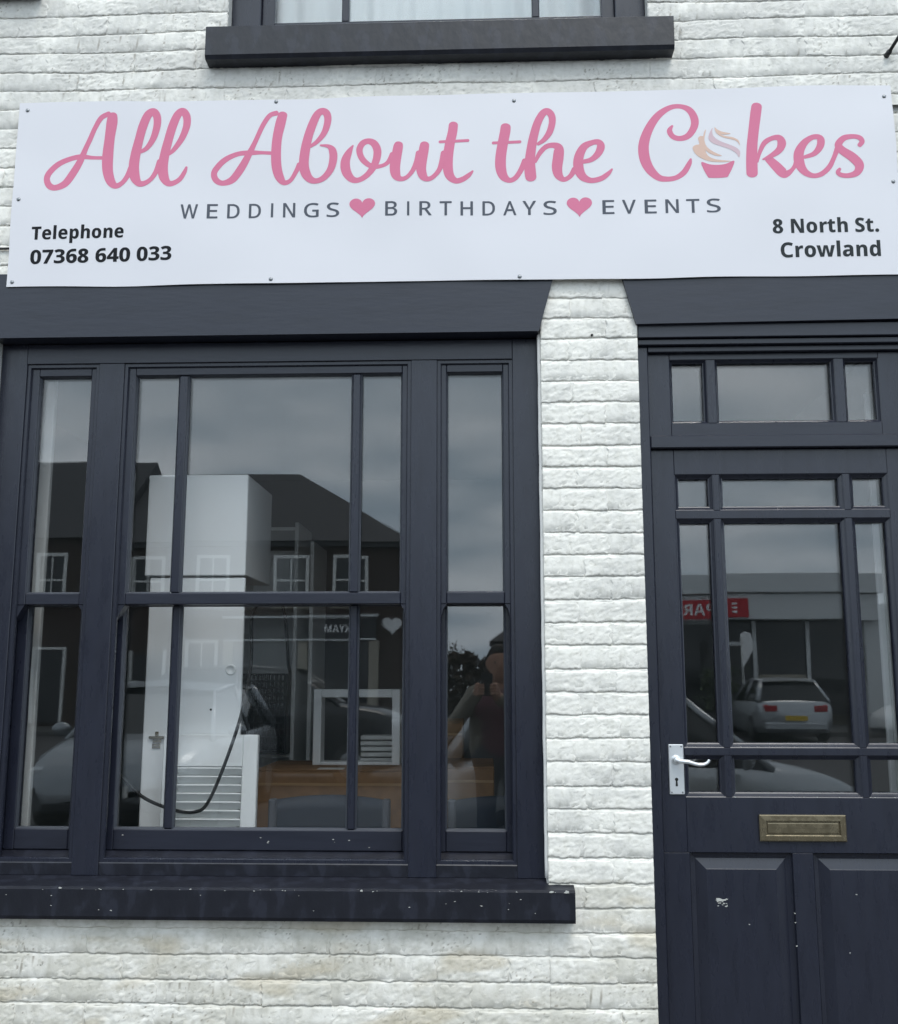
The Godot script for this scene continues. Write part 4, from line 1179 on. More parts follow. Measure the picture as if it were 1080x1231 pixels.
# ---------------------------------------------------------------- things inside the shop
func build_inside_things() -> void:
	var st: SurfaceTool
	# tall white cupboard
	var c := thing("cupboard", "tall white cupboard with an overhanging top cabinet behind the shop window", "cupboard", Vector3(-1.024, 0.15, -0.51))
	put(box(Vector3(-0.170, 0.0, -0.20), Vector3(-0.152, 1.649, 0.185), 0.002), "side_panel", "white_laminate", c)
	put(box(Vector3(-0.1515, 0.0, -0.20), Vector3(0.02, 1.649, -0.182), 0.002), "back_panel", "white_laminate", c)
	put(box(Vector3(-0.168, 0.05, 0.186), Vector3(0.172, 1.646, 0.202), 0.003), "door", "white_laminate", c)
	put(box(Vector3(-0.186, 1.653, -0.20), Vector3(0.174, 2.016, 0.210), 0.003), "top_cabinet", "white_laminate", c)
	st = st_new()
	bbox(st, Vector3(-0.1435, 1.0876, 0.202), Vector3(-0.0880, 1.0971, 0.214), 0.002)
	bbox(st, Vector3(-0.1311, 1.0742, 0.202), Vector3(-0.1014, 1.0876, 0.208), 0.001)
	bbox(st, Vector3(-0.1225, 1.0952, 0.204), Vector3(-0.1110, 1.1125, 0.212), 0.002)
	bbox(st, Vector3(-0.1330, 1.0550, 0.202), Vector3(-0.1043, 1.0723, 0.207), 0.001)
	put(st, "latch", "old_brass", c)
	st = st_new(true)
	lathe(st, [[0.0, 0.002], [0.013, 0.002], [0.015, 0.006], [0.018, 0.004], [0.019, 0.0]], 18, Transform3D(Basis(), Vector3(0.1320, 1.3239, 0.202)))
	put(st, "lock", "white_gloss", c)
	st = st_new()
	lathe(st, [[0.0, 0.001], [0.004, 0.001], [0.004, -0.002]], 10, Transform3D(Basis(), Vector3(0.0670, 1.1871, 0.202)))
	put(st, "screw_hole", "black_hole", c)

	# white louvred door leaning in front of it
	var d := thing("louvred_door", "white louvred door leaf standing in front of the tall cupboard", "louvred door", Vector3(-0.945, 0.15, -0.255))
	d.rotation.x = -0.03
	for s in [[-0.162, -0.112], [0.112, 0.164]]:
		put(box(Vector3(s[0], 0.0, -0.012), Vector3(s[1], 1.104, 0.016), 0.003), "stile", "white_gloss", d)
	put(box(Vector3(-0.1115, 0.998, -0.010), Vector3(0.1115, 1.104, 0.014), 0.002), "rail", "white_gloss", d)
	put(box(Vector3(-0.1115, 0.0, -0.010), Vector3(0.1115, 0.10, 0.014), 0.002), "rail", "white_gloss", d)
	var slat := box(Vector3(-0.111, -0.017, -0.003), Vector3(0.111, 0.017, 0.003), 0.0015)
	slat.generate_normals()
	slat.set_material(M["white_gloss"])
	var slat_mesh := slat.commit()
	for k in 32:
		var o := MeshInstance3D.new()
		o.name = "slat"
		o.mesh = slat_mesh
		d.add_child(o, true)
		o.position = Vector3(0, 0.114 + k * 0.0280, 0.002)
		o.rotation.x = 0.75

	# narrow white board at the far end of the window
	var b := thing("white_board", "narrow white board standing upright behind the side sash window", "board", Vector3(-1.582, 0.15, -0.25))
	put(box(Vector3(-0.036, 0.0, -0.012), Vector3(0.036, 2.45, 0.012), 0.003), "face", "off_white", b)
	put(box(Vector3(-0.046, 0.0, -0.014), Vector3(-0.0365, 2.45, 0.016), 0.002), "lip", "off_white", b)

	var wb := thing("white_board", "narrow white board standing upright behind the door glass", "board", Vector3(1.362, 0.15, -0.32))
	put(box(Vector3(-0.010, 0.0, -0.010), Vector3(0.010, 2.3, 0.010), 0.003), "face", "white_laminate", wb)
	put(box(Vector3(0.0105, 0.0, -0.012), Vector3(0.020, 2.3, 0.016), 0.002), "lip", "off_white", wb)

	# open shelf unit further in with a black crate on it
	var s := thing("shelf_unit", "open white shelf unit standing behind the long carton", "shelf unit", Vector3(-1.0, 0.15, -1.65))
	for x in [-0.19, 0.10, 0.175]:
		put(box(Vector3(x, 0.0, -0.18), Vector3(x + 0.018, 2.02 if x < 0.15 else 1.93, 0.18), 0.002), "side_panel", "off_white", s)
	put(box(Vector3(-0.19, 0.0, -0.195), Vector3(0.193, 1.93, -0.1805), 0.001), "back_panel", "white_laminate", s)
	for y in [0.08, 0.45, 0.935, 1.62, 1.98]:
		put(box(Vector3(-0.1715, y, -0.18), Vector3(0.0995, y + 0.018, 0.178), 0.002), "shelf", "off_white", s)
	var cr := thing("plastic_crate", "black lattice plastic crate standing on the white shelf unit", "crate", Vector3(-1.036, 1.104, -1.56))
	st = st_new()
	bbox(st, Vector3(-0.122, 0.0, -0.16), Vector3(0.122, 0.01, 0.16), 0.002)
	put(st, "base", "black_plastic", cr)
	for side in [[0.155, 0.165], [-0.165, -0.155]]:
		st = st_new()
		for i in 13:
			var x := -0.122 + i * 0.0198
			bbox(st, Vector3(x, 0.012, side[0]), Vector3(x + 0.006, 0.36, side[1]), 0.001)
		for j in 12:
			var y := 0.012 + j * 0.031
			bbox(st, Vector3(-0.122, y, side[0] + 0.003), Vector3(0.122, y + 0.007, side[1] + 0.003), 0.001)
		put(st, "lattice_side", "black_plastic", cr)
	for x in [-0.13, 0.124]:
		put(box(Vector3(x, 0.0, -0.165), Vector3(x + 0.008, 0.36, 0.168), 0.001), "end_panel", "black_plastic", cr)
	put(box(Vector3(-0.118, 0.012, -0.05), Vector3(0.118, 0.20, -0.04), 0.001), "divider", "black_plastic", cr)

	# cartons
	carton("cardboard_box", "long brown cardboard box with a white address label behind the chair", Vector3(-0.633, 0.15, -1.14), Vector3(0.60, 0.932, 0.46), true)
	carton("cardboard_box", "brown cardboard box taped across behind the chair by the narrow side sash", Vector3(-0.150, 0.15, -1.17), Vector3(0.355, 0.942, 0.44), false)
	carton("cardboard_box", "tall brown cardboard box standing behind the taped box by the side sash", Vector3(-0.235, 0.15, -1.62), Vector3(0.25, 1.10, 0.34), false)
	# white frame on the long box
	var f := thing("picture_frame", "square white box frame standing on the long cardboard box", "picture frame", Vector3(-0.552, 1.083, -1.17))
	for p in [[-0.184, -0.150, 0.0, 0.314], [0.150, 0.184, 0.0, 0.314], [-0.1497, 0.1497, 0.280, 0.3138], [-0.1497, 0.1497, 0.0, 0.012]]:
		put(box(Vector3(p[0], p[2], -0.05), Vector3(p[1], p[3], 0.05), 0.002), "rail", "white_laminate", f)
	var bs := 0
	for k in 5:
		var o := thing("white_shelf_board", ["lowest", "second lowest", "middle", "second highest", "topmost"][k] + " loose white shelf board in the stack behind the white box frame", "board", Vector3(-0.44, 1.083 + k * 0.024, -1.31), 0.02 * (k % 3 - 1), "stack of loose shelf boards")
		put(box(Vector3(-0.11, 0.0, -0.05), Vector3(0.13, 0.018, 0.05), 0.002), "plank", "off_white", o)
		bs += 1
	chair("chair", "dark blue plastic chair with its back to the wide sash window", Vector3(-0.549, 0.15, -0.62))
	chair("chair", "dark blue plastic chair with its back to the narrow sash window by the pier", Vector3(0.075, 0.15, -0.62))
	# black cable hung in a loop behind the meeting rail
	st = st_new(true)
	tube(st, spline([Vector3(-1.29, 1.17, -0.24), Vector3(-1.21, 1.103, -0.22), Vector3(-1.137, 1.050, -0.20), Vector3(-1.037, 1.013, -0.20), Vector3(-0.968, 1.008, -0.20), Vector3(-0.927, 1.037, -0.20), Vector3(-0.876, 1.158, -0.20), Vector3(-0.825, 1.322, -0.20), Vector3(-0.797, 1.487, -0.20), Vector3(-0.799, 1.640, -0.20), Vector3(-0.782, 1.690, -0.2), Vector3(-0.740, 1.712, -0.2), Vector3(-0.699, 1.690, -0.22), Vector3(-0.686, 1.60, -0.24), Vector3(-0.684, 1.50, -0.27), Vector3(-0.72, 1.44, -0.5), Vector3(-0.80, 1.30, -0.86)], 6), 0.0058, 7)
	var cb := put(st, "power_cable", "cable_black", self)
	cb.set_meta("label", "black power cable hanging in a loop behind the wide window")
	cb.set_meta("category", "cable")

func carton(called: String, label: String, at: Vector3, size: Vector3, labelled: bool) -> void:
	var c := thing(called, label, "cardboard box", at, 0.0, "cardboard boxes behind the window")
	var h := size * 0.5
	put(box(Vector3(-h.x, 0.0, -h.z), Vector3(h.x, size.y - 0.006, h.z), 0.004), "carton", "cardboard", c)
	put(box(Vector3(-h.x + 0.001, size.y - 0.0055, 0.003), Vector3(h.x - 0.001, size.y, h.z + 0.001), 0.002), "flap", "cardboard", c)
	put(box(Vector3(-h.x + 0.001, size.y - 0.0055, -h.z), Vector3(h.x - 0.001, size.y, -0.003), 0.002), "flap", "cardboard", c)
	put(box(Vector3(-h.x + 0.002, size.y - 0.062, h.z), Vector3(h.x - 0.002, size.y - 0.052, h.z + 0.002), 0.0005), "tape", "tape_brown", c)
	if labelled:
		put(box(Vector3(-0.05, size.y + 0.0005, h.z - 0.075), Vector3(0.055, size.y + 0.0025, h.z - 0.01), 0.0005), "label_sticker", "label_paper", c)

func chair(called: String, label: String, at: Vector3) -> void:
	var c := thing(called, label, "chair", at, 0.0, "plastic chairs inside the window")
	# its back faces the glass
	var st := st_new(true)
	var n := 14
	var grid := func(i: int, j: int, off: float) -> Vector3:
		var u := lerpf(-1.0, 1.0, float(i) / n)
		var y := lerpf(0.60, 0.888 - 0.010 * u * u, j / 6.0)
		return Vector3(u * 0.185, y, 0.235 - 0.05 * (1.0 - u * u) + off - 0.04 * (0.9 - y))
	for j in 6:
		for i in n:
			oquad(st, grid.call(i, j, 0.006), grid.call(i + 1, j, 0.006), grid.call(i + 1, j + 1, 0.006), grid.call(i, j + 1, 0.006), Vector3(0, 0, 1))
			oquad(st, grid.call(i, j, -0.006), grid.call(i + 1, j, -0.006), grid.call(i + 1, j + 1, -0.006), grid.call(i, j + 1, -0.006), Vector3(0, 0, -1))
	for i in n:
		oquad(st, grid.call(i, 6, 0.006), grid.call(i + 1, 6, 0.006), grid.call(i + 1, 6, -0.006), grid.call(i, 6, -0.006), Vector3(0, 1, 0))
		oquad(st, grid.call(i, 0, 0.006), grid.call(i + 1, 0, 0.006), grid.call(i + 1, 0, -0.006), grid.call(i, 0, -0.006), Vector3(0, -1, 0))
	put(st, "backrest", "blue_plastic", c)
	for x in [-0.198, 0.198]:
		put(box(Vector3(x - 0.014, 0.0, 0.215), Vector3(x + 0.014, 0.880, 0.250), 0.005), "leg", "grey_plastic", c)
		put(box(Vector3(x - 0.012, 0.0, -0.22), Vector3(x + 0.012, 0.43, -0.19), 0.004), "leg", "grey_plastic", c)
	put(box(Vector3(-0.205, 0.432, -0.225), Vector3(0.205, 0.456, 0.213), 0.008), "seat", "blue_plastic", c)

# ---------------------------------------------------------------- across the street (seen in the glass)
func sash_window(parent: Node3D, x0: float, x1: float, y0: float, y1: float, z: float) -> void:
	# a window in a wall that looks towards -z
	var w := group_node("window", parent)
	put(box(Vector3(x0, y0, z - 0.01), Vector3(x1, y1, z + 0.12), 0.0), "pane", "far_glass", w)
	var st := st_new()
	for b in [[x0 - 0.10, x0, y0, y1], [x1, x1 + 0.10, y0, y1], [x0 - 0.10, x1 + 0.10, y1, y1 + 0.10], [x0, x1, (y0 + y1) / 2 - 0.03, (y0 + y1) / 2 + 0.03], [(x0 + x1) / 2 - 0.02, (x0 + x1) / 2 + 0.02, y0, (y0 + y1) / 2 - 0.03], [(x0 + x1) / 2 - 0.02, (x0 + x1) / 2 + 0.02, (y0 + y1) / 2 + 0.03, y1]]:
		bbox(st, Vector3(b[0], b[2], z - 0.05), Vector3(b[1], b[3], z + 0.02), 0.004)
	put(st, "frame", "frame_white", w)
	put(box(Vector3(x0 - 0.14, y0 - 0.09, z - 0.12), Vector3(x1 + 0.14, y0, z + 0.02), 0.006), "sill", "stone_pale", w)

func hip_roof(parent: Node3D, x0: float, x1: float, z0: float, z1: float, y0: float, y1: float, hip0: float, hip1: float) -> void:
	var e := 0.3
	var zm := (z0 + z1) * 0.5
	var st := st_new()
	var a := Vector3(x0 - (e if hip0 > 0 else 0.0), y0, z0 - e)
	var b := Vector3(x1 + (e if hip1 > 0 else 0.0), y0, z0 - e)
	var c := Vector3(b.x, y0, z1 + e)
	var d := Vector3(a.x, y0, z1 + e)
	var r0 := Vector3(x0 + hip0, y1, zm)
	var r1 := Vector3(x1 - hip1, y1, zm)
	oquad(st, a, b, r1, r0, Vector3(0, 1, -1))
	oquad(st, d, c, r1, r0, Vector3(0, 1, 1))
	otri(st, b, c, r1, Vector3(1, 0.5, 0))
	otri(st, a, d, r0, Vector3(-1, 0.5, 0))
	oquad(st, a, b, c, d, Vector3(0, -1, 0))
	put(st, "roof", "slate", parent)

func build_street() -> void:
	var turn := Transform3D(Basis(Vector3.UP, PI), Vector3.ZERO)
	# brick house with a hipped slate roof
	var h := thing("brick_house", "brick house with hipped slate roof and a dark shop fascia across the street", "house", Vector3(-7.0, 0, 27.0))
	put(box(Vector3(-4.5, 0.0, 0.0), Vector3(4.5, 5.45, 8.0), 0.0), "wall", "house_brick", h)
	hip_roof(h, -4.5, 4.5, 0.0, 8.0, 5.452, 8.35, 0.0, 4.0)
	put(box(Vector3(-4.45, 5.30, -0.18), Vector3(4.6, 5.45, -0.02), 0.0), "gutter", "shop_dark", h)
	for x in [[2.42, 3.30], [0.62, 1.50], [-1.75, -0.92], [-3.68, -2.90]]:
		sash_window(h, x[0], x[1], 3.62, 4.95, 0.0)
	put(box(Vector3(-0.9, 2.62, -0.22), Vector3(3.75, 3.22, -0.01), 0.01), "fascia", "shop_dark", h)
	put(box(Vector3(-0.95, 3.225, -0.30), Vector3(3.8, 3.30, -0.01), 0.01), "cornice", "fascia_grey", h)
	put(box(Vector3(-0.9, 2.54, -0.26), Vector3(3.75, 2.60, -0.01), 0.01), "fascia_rail", "fascia_grey", h)
	var st := st_new()
	fit_text(st, "KYAM", 700, -2.92, 2.80, -2.15, 3.02, 0.225, turn)
	put(st, "lettering", "sign_white", h)
	for x in [-0.9, 1.35, 3.55]:
		put(box(Vector3(x, 0.0, -0.20), Vector3(x + 0.28, 2.535, -0.01), 0.01), "pilaster", "stone_pale", h)
	for x in [[-0.60, 1.33], [1.65, 3.53]]:
		put(box(Vector3(x[0], 0.55, -0.12), Vector3(x[1], 2.50, -0.02), 0.0), "shop_glass", "far_glass", h)
	st = st_new()
	var hp := PackedVector2Array()
	for k in 30:
		var t := TAU * k / 30.0
		hp.append(Vector2(-4.2 + 0.018 * 16.0 * pow(sin(t), 3.0), 3.0 + 0.018 * (13.0 * cos(t) - 5.0 * cos(2 * t) - 2.0 * cos(3 * t) - cos(4 * t))))
	plate(st, hp, 0.02, 0.08, turn)
	put(st, "heart_sign", "sign_white", h)
	sash_window(h, -2.0, -1.2, 0.9, 2.5, 0.0)
	var dr := group_node("door", h)
	put(box(Vector3(-3.7, 0.0, -0.04), Vector3(-2.8, 2.1, 0.0), 0.0), "leaf", "shop_dark", dr)
	put(box(Vector3(-3.8, 0.0, -0.08), Vector3(-3.7, 2.2, 0.0), 0.0), "jamb", "frame_white", dr)
	put(box(Vector3(-2.8, 0.0, -0.08), Vector3(-2.7, 2.2, 0.0), 0.0), "jamb", "frame_white", dr)

	var h2 := thing("brick_house", "long brick house with a higher ridge next to the hipped house across the street", "house", Vector3(-18.0, 0, 27.0))
	put(box(Vector3(-7.0, 0.0, 0.0), Vector3(6.49, 5.60, 8.0), 0.0), "wall", "house_brick", h2)
	hip_roof(h2, -7.0, 6.49, 0.0, 8.0, 5.602, 8.85, 0.0, 0.0)
	for x in [[4.50, 5.22], [1.9, 2.7], [-1.0, -0.2]]:
		sash_window(h2, x[0], x[1], 3.62, 5.08, 0.0)
	var dr2 := group_node("door", h2)
	put(box(Vector3(4.3, 0.1, -0.05), Vector3(5.15, 2.25, -0.01), 0.0), "leaf", "shop_dark", dr2)
	for x in [4.22, 5.15]:
		put(box(Vector3(x, 0.1, -0.09), Vector3(x + 0.08, 2.33, -0.01), 0.0), "jamb", "frame_white", dr2)
	put(box(Vector3(4.3, 2.255, -0.09), Vector3(5.15, 2.33, -0.01), 0.0), "head", "frame_white", dr2)
	sash_window(h2, 1.9, 2.7, 0.9, 2.3, 0.0)

	# low house with chimney, trees and hedge in the gap
	var h3 := thing("brick_house", "low brick house with hipped roof and chimney far down the gap", "house", Vector3(5.0, 0, 42.0))
	put(box(Vector3(-4.6, 0.0, 0.0), Vector3(6.0, 3.0, 8.0), 0.0), "wall", "house_brick", h3)
	hip_roof(h3, -4.6, 6.0, 0.0, 8.0, 3.002, 5.6, 3.2, 3.2)
	put(box(Vector3(-4.2, 3.0, 1.0), Vector3(-3.7, 4.2, 1.6), 0.02), "chimney", "house_brick", h3)
	sash_window(h3, -3.6, -2.8, 1.0, 2.3, 0.0)
	tree(Vector3(-1.9, 0, 47.0), 3.2, "bare brown tree standing behind the hedge in the gap")
	var hedge := st_new()
	for k in 2600:
		var p := Vector3(rng.randf_range(-2.6, 3.4), 0.0, rng.randf_range(36.0, 36.8))
		p.y = rng.randf_range(0.0, 2.2 + 0.3 * n1.get_noise_1d(p.x))
		leaf_face(hedge, p, 0.22)
	var hd := put(hedge, "hedge", "hedge_brown", self)
	hd.set_meta("label", "brown hedge in the gap between the house and the convenience store")
	hd.set_meta("category", "hedge")

	# convenience store with a red sign
	var s := thing("convenience_store", "flat roofed store with a pale fascia and a red sign across the street", "building", Vector3(8.0, 0, 27.0))
	put(box(Vector3(-4.6, 0.0, 1.2), Vector3(3.4, 4.2, 9.0), 0.0), "wall", "stone_pale", s)
	put(box(Vector3(-4.6, 3.10, -0.1), Vector3(3.5, 3.86, 1.19), 0.02), "fascia", "fascia_grey", s)
	put(box(Vector3(-4.7, 3.88, -0.25), Vector3(3.6, 4.45, 1.19), 0.02), "parapet", "fascia_grey", s)
	put(box(Vector3(-2.36, 3.15, -0.16), Vector3(-0.24, 3.71, -0.105), 0.005), "red_sign", "fascia_red", s)
	st = st_new()
	fit_text(st, "SPAR", 700, 0.96, 3.26, 2.22, 3.60, 0.165, turn)
	put(st, "lettering", "sign_white", s)
	st = st_new()
	for y in [3.28, 3.40, 3.52]:
		bbox(st, Vector3(-0.72, y, -0.17), Vector3(-0.56, y + 0.06, -0.158), 0.002)
	put(st, "tree_emblem", "sign_white", s)
	for x in [[-4.5, -2.4], [-2.3, -1.2], [-1.1, 0.0], [0.1, 1.6], [1.7, 3.1]]:
		var w := group_node("window", s)
		put(box(Vector3(x[0], 0.4, 0.6), Vector3(x[1], 3.05, 0.66), 0.0), "pane", "far_glass", w)
		st = st_new()
		ring(st, x[0] - 0.05, x[1] + 0.05, 0.35, 3.10, [[0.0, 0.60], [0.0, 0.55], [0.07, 0.55], [0.07, 0.60]])
		put(st, "frame", "fascia_grey" if x[0] < -1.5 else "shop_dark", w)
	for x in [-1.15, 0.05, 1.65]:
		put(box(Vector3(x - 0.06, 0.0, 0.50), Vector3(x + 0.06, 3.08, 0.54), 0.01), "mullion", "fascia_grey", s)
	put(box(Vector3(-1.09, 2.35, 0.50), Vector3(-0.01, 2.47, 0.54), 0.01), "door_head", "fascia_grey", s)
	put(box(Vector3(-0.72, 0.9, 0.52), Vector3(-0.69, 1.9, 0.57), 0.005), "door_pull", "frame_white", s)
	put(box(Vector3(0.15, 0.4, 0.54), Vector3(1.55, 1.5, 0.59), 0.0), "poster", "stone_pale", s)
	put(box(Vector3(-4.4, 0.5, 0.54), Vector3(-2.5, 2.6, 0.59), 0.0), "poster", "fascia_grey", s)
	put(box(Vector3(3.11, 0.0, 0.2), Vector3(5.6, 3.6, 1.19), 0.0), "end_wall", "fascia_grey", s)
	# feather flag and plants in front of the store
	var fl := thing("feather_flag", "white feather flag on a pole before the convenience store", "flag", Vector3(7.0, 0, 24.8))
	st = st_new()
	tube(st, [Vector3(0, 0, 0), Vector3(0, 2.6, 0)], 0.02, 6)
	put(st, "pole", "frame_white", fl)
	st = st_new()
	plate(st, PackedVector2Array([Vector2(0.02, 1.7), Vector2(0.12, 1.85), Vector2(0.32, 2.2), Vector2(0.26, 2.6), Vector2(0.1, 2.66), Vector2(0.02, 2.6)]), -0.004, 0.004)
	put(st, "cloth", "sign_white", fl)
	var pl := thing("plant_display", "leafy plants on a stand before the convenience store", "plants", Vector3(6.5, 0, 25.4))
	st = st_new()
	for k in 420:
		leaf_face(st, Vector3(rng.randfn(0, 0.28), rng.randf_range(0.5, 1.7), rng.randfn(0, 0.2)), 0.09)
	put(st, "foliage", "leaf", pl)
	put(box(Vector3(-0.5, 0.0, -0.3), Vector3(0.5, 0.5, 0.3), 0.02), "stand", "shop_dark", pl)

func leaf_face(st: SurfaceTool, p: Vector3, r: float) -> void:
	var b := Basis.from_euler(Vector3(rng.randf() * TAU, rng.randf() * TAU, rng.randf() * TAU)).scaled(Vector3.ONE * r * rng.randf_range(0.6, 1.2))
	quad(st, p + b * Vector3(0, -1, 0), p + b * Vector3(0.5, 0, 0.1), p + b * Vector3(0, 1, 0), p + b * Vector3(-0.5, 0, 0.1))

func tree(at: Vector3, h: float, label: String) -> void:
	var t := thing("tree", label, "tree", at)
	var st := st_new(true)
	tube(st, [Vector3(0, 0, 0), Vector3(0.05, h * 0.3, 0), Vector3(0, h * 0.62, 0.05)], 0.13, 7, 0.06)
	for k in 16:
		var a := TAU * k / 16.0 + rng.randf()
		var y := h * rng.randf_range(0.35, 0.62)
		var d := Vector3(cos(a), 0.9, sin(a)) * rng.randf_range(0.6, 1.2) * h * 0.3
		tube(st, [Vector3(0, y, 0), Vector3(0, y, 0) + d * 0.5 + Vector3(0, 0.05, 0), Vector3(0, y, 0) + d], 0.04, 5, 0.008)
	put(st, "trunk", "tree_bark", t)
	st = st_new()
	for k in 500:
		var d := Vector3(rng.randfn(), rng.randfn(), rng.randfn()).normalized() * pow(rng.randf(), 0.5)
		leaf_face(st, Vector3(0, h * 0.72, 0) + d * Vector3(1.1, h * 0.32, 1.1), 0.09)
	put(st, "crown", "hedge_brown", t)

# ---------------------------------------------------------------- parked cars (seen in the glass)
func car(called: String, label: String, paint: String, at: Vector3, turn: float, tall := 0.0, short := 1.0) -> void:
	var c := thing(called, label, "car", at, turn, "cars parked along the street")
	c.scale = Vector3(short, 1.0, 1.0)
	var up := tall
	# x forward, z sideways
	var stn := [[-2.12, 0.76, 0.34, 0.86], [-2.05, 0.85, 0.25, 0.96], [-1.6, 0.88, 0.20, 1.00], [-0.3, 0.89, 0.18, 0.98], [0.8, 0.89, 0.18, 0.95], [1.15, 0.88, 0.19, 0.93], [1.7, 0.85, 0.22, 0.83], [2.0, 0.78, 0.26, 0.70], [2.10, 0.66, 0.34, 0.58]]
	var st := st_new(true)
	var rings := []
	for s in stn:
		var hw: float = s[1]
		var yl: float = s[2]
		var yt: float = s[3] + up
		rings.append([Vector3(s[0], yl, -hw * 0.9), Vector3(s[0], yl + 0.17, -hw), Vector3(s[0], yt - 0.15, -hw), Vector3(s[0], yt - 0.05, -hw * 0.955), Vector3(s[0], yt, -hw * 0.8), Vector3(s[0], yt + 0.015, 0), Vector3(s[0], yt, hw * 0.8), Vector3(s[0], yt - 0.05, hw * 0.955), Vector3(s[0], yt - 0.15, hw), Vector3(s[0], yl + 0.17, hw), Vector3(s[0], yl, hw * 0.9)])
	for i in rings.size() - 1:
		for k in 11:
			var k2 := (k + 1) % 11
			var mid: Vector3 = Vector3((rings[i][k].x + rings[i + 1][k].x) / 2, 0.55, 0)
			oquad(st, rings[i][k], rings[i][k2], rings[i + 1][k2], rings[i + 1][k], (rings[i][k] + rings[i + 1][k2]) * 0.5 - mid)
	for e in [0, rings.size() - 1]:
		for k in range(1, 10):
			otri(st, rings[e][0], rings[e][k], rings[e][k + 1], Vector3(-1 if e == 0 else 1, 0, 0))
	put(st, "body", paint, c)
	# cabin: dark glass, painted pillars and roof
	var L := [Vector3(-2.0, 0.95 + up, 0.80), Vector3(-0.35, 0.95 + up, 0.83), Vector3(1.08, 0.90 + up, 0.80)]
	var U := [Vector3(-1.55, 1.43 + up, 0.60), Vector3(-0.45, 1.475 + up, 0.62), Vector3(0.32, 1.415 + up, 0.60)]
	st = st_new()
	var fz := Vector3(1, 1, -1)
	for m in [Vector3.ONE, fz]:
		for i in 2:
			oquad(st, L[i] * m, L[i + 1] * m, U[i + 1] * m, U[i] * m, Vector3(0, 0.3, m.z))
	oquad(st, L[2], L[2] * fz, U[2] * fz, U[2], Vector3(1, 0.6, 0))
	oquad(st, L[0], L[0] * fz, U[0] * fz, U[0], Vector3(-1, 0.6, 0))
	put(st, "glass", "car_glass", c)
	st = st_new(true)
	var R := [U[0] + Vector3(-0.10, -0.01, 0.02), U[1] + Vector3(0, 0.025, 0.02), U[2] + Vector3(0.05, 0.012, 0.02)]
	for i in 2:
		oquad(st, R[i] * fz, R[i] * Vector3(1, 1, 0) + Vector3(0, 0.03, 0), R[i + 1] * Vector3(1, 1, 0) + Vector3(0, 0.03, 0), R[i + 1] * fz, Vector3.UP)
		oquad(st, R[i], R[i] * Vector3(1, 1, 0) + Vector3(0, 0.03, 0), R[i + 1] * Vector3(1, 1, 0) + Vector3(0, 0.03, 0), R[i + 1], Vector3.UP)
	put(st, "roof", paint, c)
	for m in [Vector3.ONE, fz]:
		for p in [[L[2], U[2], 0.032], [L[0] + Vector3(0.12, 0, 0.012), U[0] + Vector3(0.10, 0, 0.012), 0.075], [L[1] + Vector3(-0.1, 0, 0), U[1] + Vector3(-0.05, 0, 0), 0.03]]:
			st = st_new(true)
			tube(st, [p[0] * m, p[1] * m], p[2], 6)
			put(st, "pillar", paint, c)
		st = st_new(true)
		tube(st, [U[0] * m, U[1] * m + Vector3(0, 0.01, 0), U[2] * m], 0.03, 6)
		put(st, "roof_rail", paint, c)
		# mirror
		st = st_new(true)
		lathe(st, [[0.0, 0.07], [0.06, 0.06], [0.10, 0.02], [0.11, -0.02], [0.0, -0.03]], 12, Transform3D(Basis(Vector3(0, 0, 1), Vector3(0, 0.75, 0), Vector3(1, 0, 0)), (Vector3(0.78, 1.0 + up, 0.99)) * m))
		put(st, "mirror", paint, c)
		# lamps
		put(box(Vector3(-2.13, 0.70 + up, 0.40 if m.z > 0 else -0.755), Vector3(-2.04, 0.89 + up, 0.755 if m.z > 0 else -0.40), 0.05), "tail_light", "tail_red", c)
		put(box(Vector3(1.80, 0.56 + up, 0.44 if m.z > 0 else -0.78), Vector3(2.02, 0.70 + up, 0.78 if m.z > 0 else -0.44), 0.03), "headlight", "lamp_clear", c)
		for x in [-1.32, 1.30]:
			var wh := group_node("wheel", c)
			var tf := Transform3D(Basis(), Vector3(x, 0.31, 0.70)) if m.z > 0 else Transform3D(Basis(Vector3.UP, PI), Vector3(x, 0.31, -0.70))
			st = st_new(true)
			lathe(st, [[0.20, 0.21], [0.28, 0.21], [0.31, 0.18], [0.31, 0.02], [0.2, 0.0]], 24, tf)
			put(st, "tyre", "tyre", wh)
			st = st_new(true)
			lathe(st, [[0.0, 0.20], [0.06, 0.205], [0.12, 0.19], [0.2, 0.205], [0.205, 0.19]], 20, tf)
			put(st, "rim", "rim", wh)
	put(box(Vector3(-2.15, 0.52 + up, -0.26), Vector3(-2.10, 0.63 + up, 0.26), 0.004), "number_plate", "plate_yellow", c)
	put(box(Vector3(2.06, 0.40 + up * 0.5, -0.26), Vector3(2.12, 0.51 + up * 0.5, 0.26), 0.004), "number_plate", "plate_white", c)
	put(box(Vector3(-2.16, 0.30, -0.72), Vector3(-2.06, 0.48, 0.72), 0.03), "bumper", paint, c)
	put(box(Vector3(2.02, 0.26, -0.6), Vector3(2.11, 0.38, 0.6), 0.03), "bumper", "car_black", c)

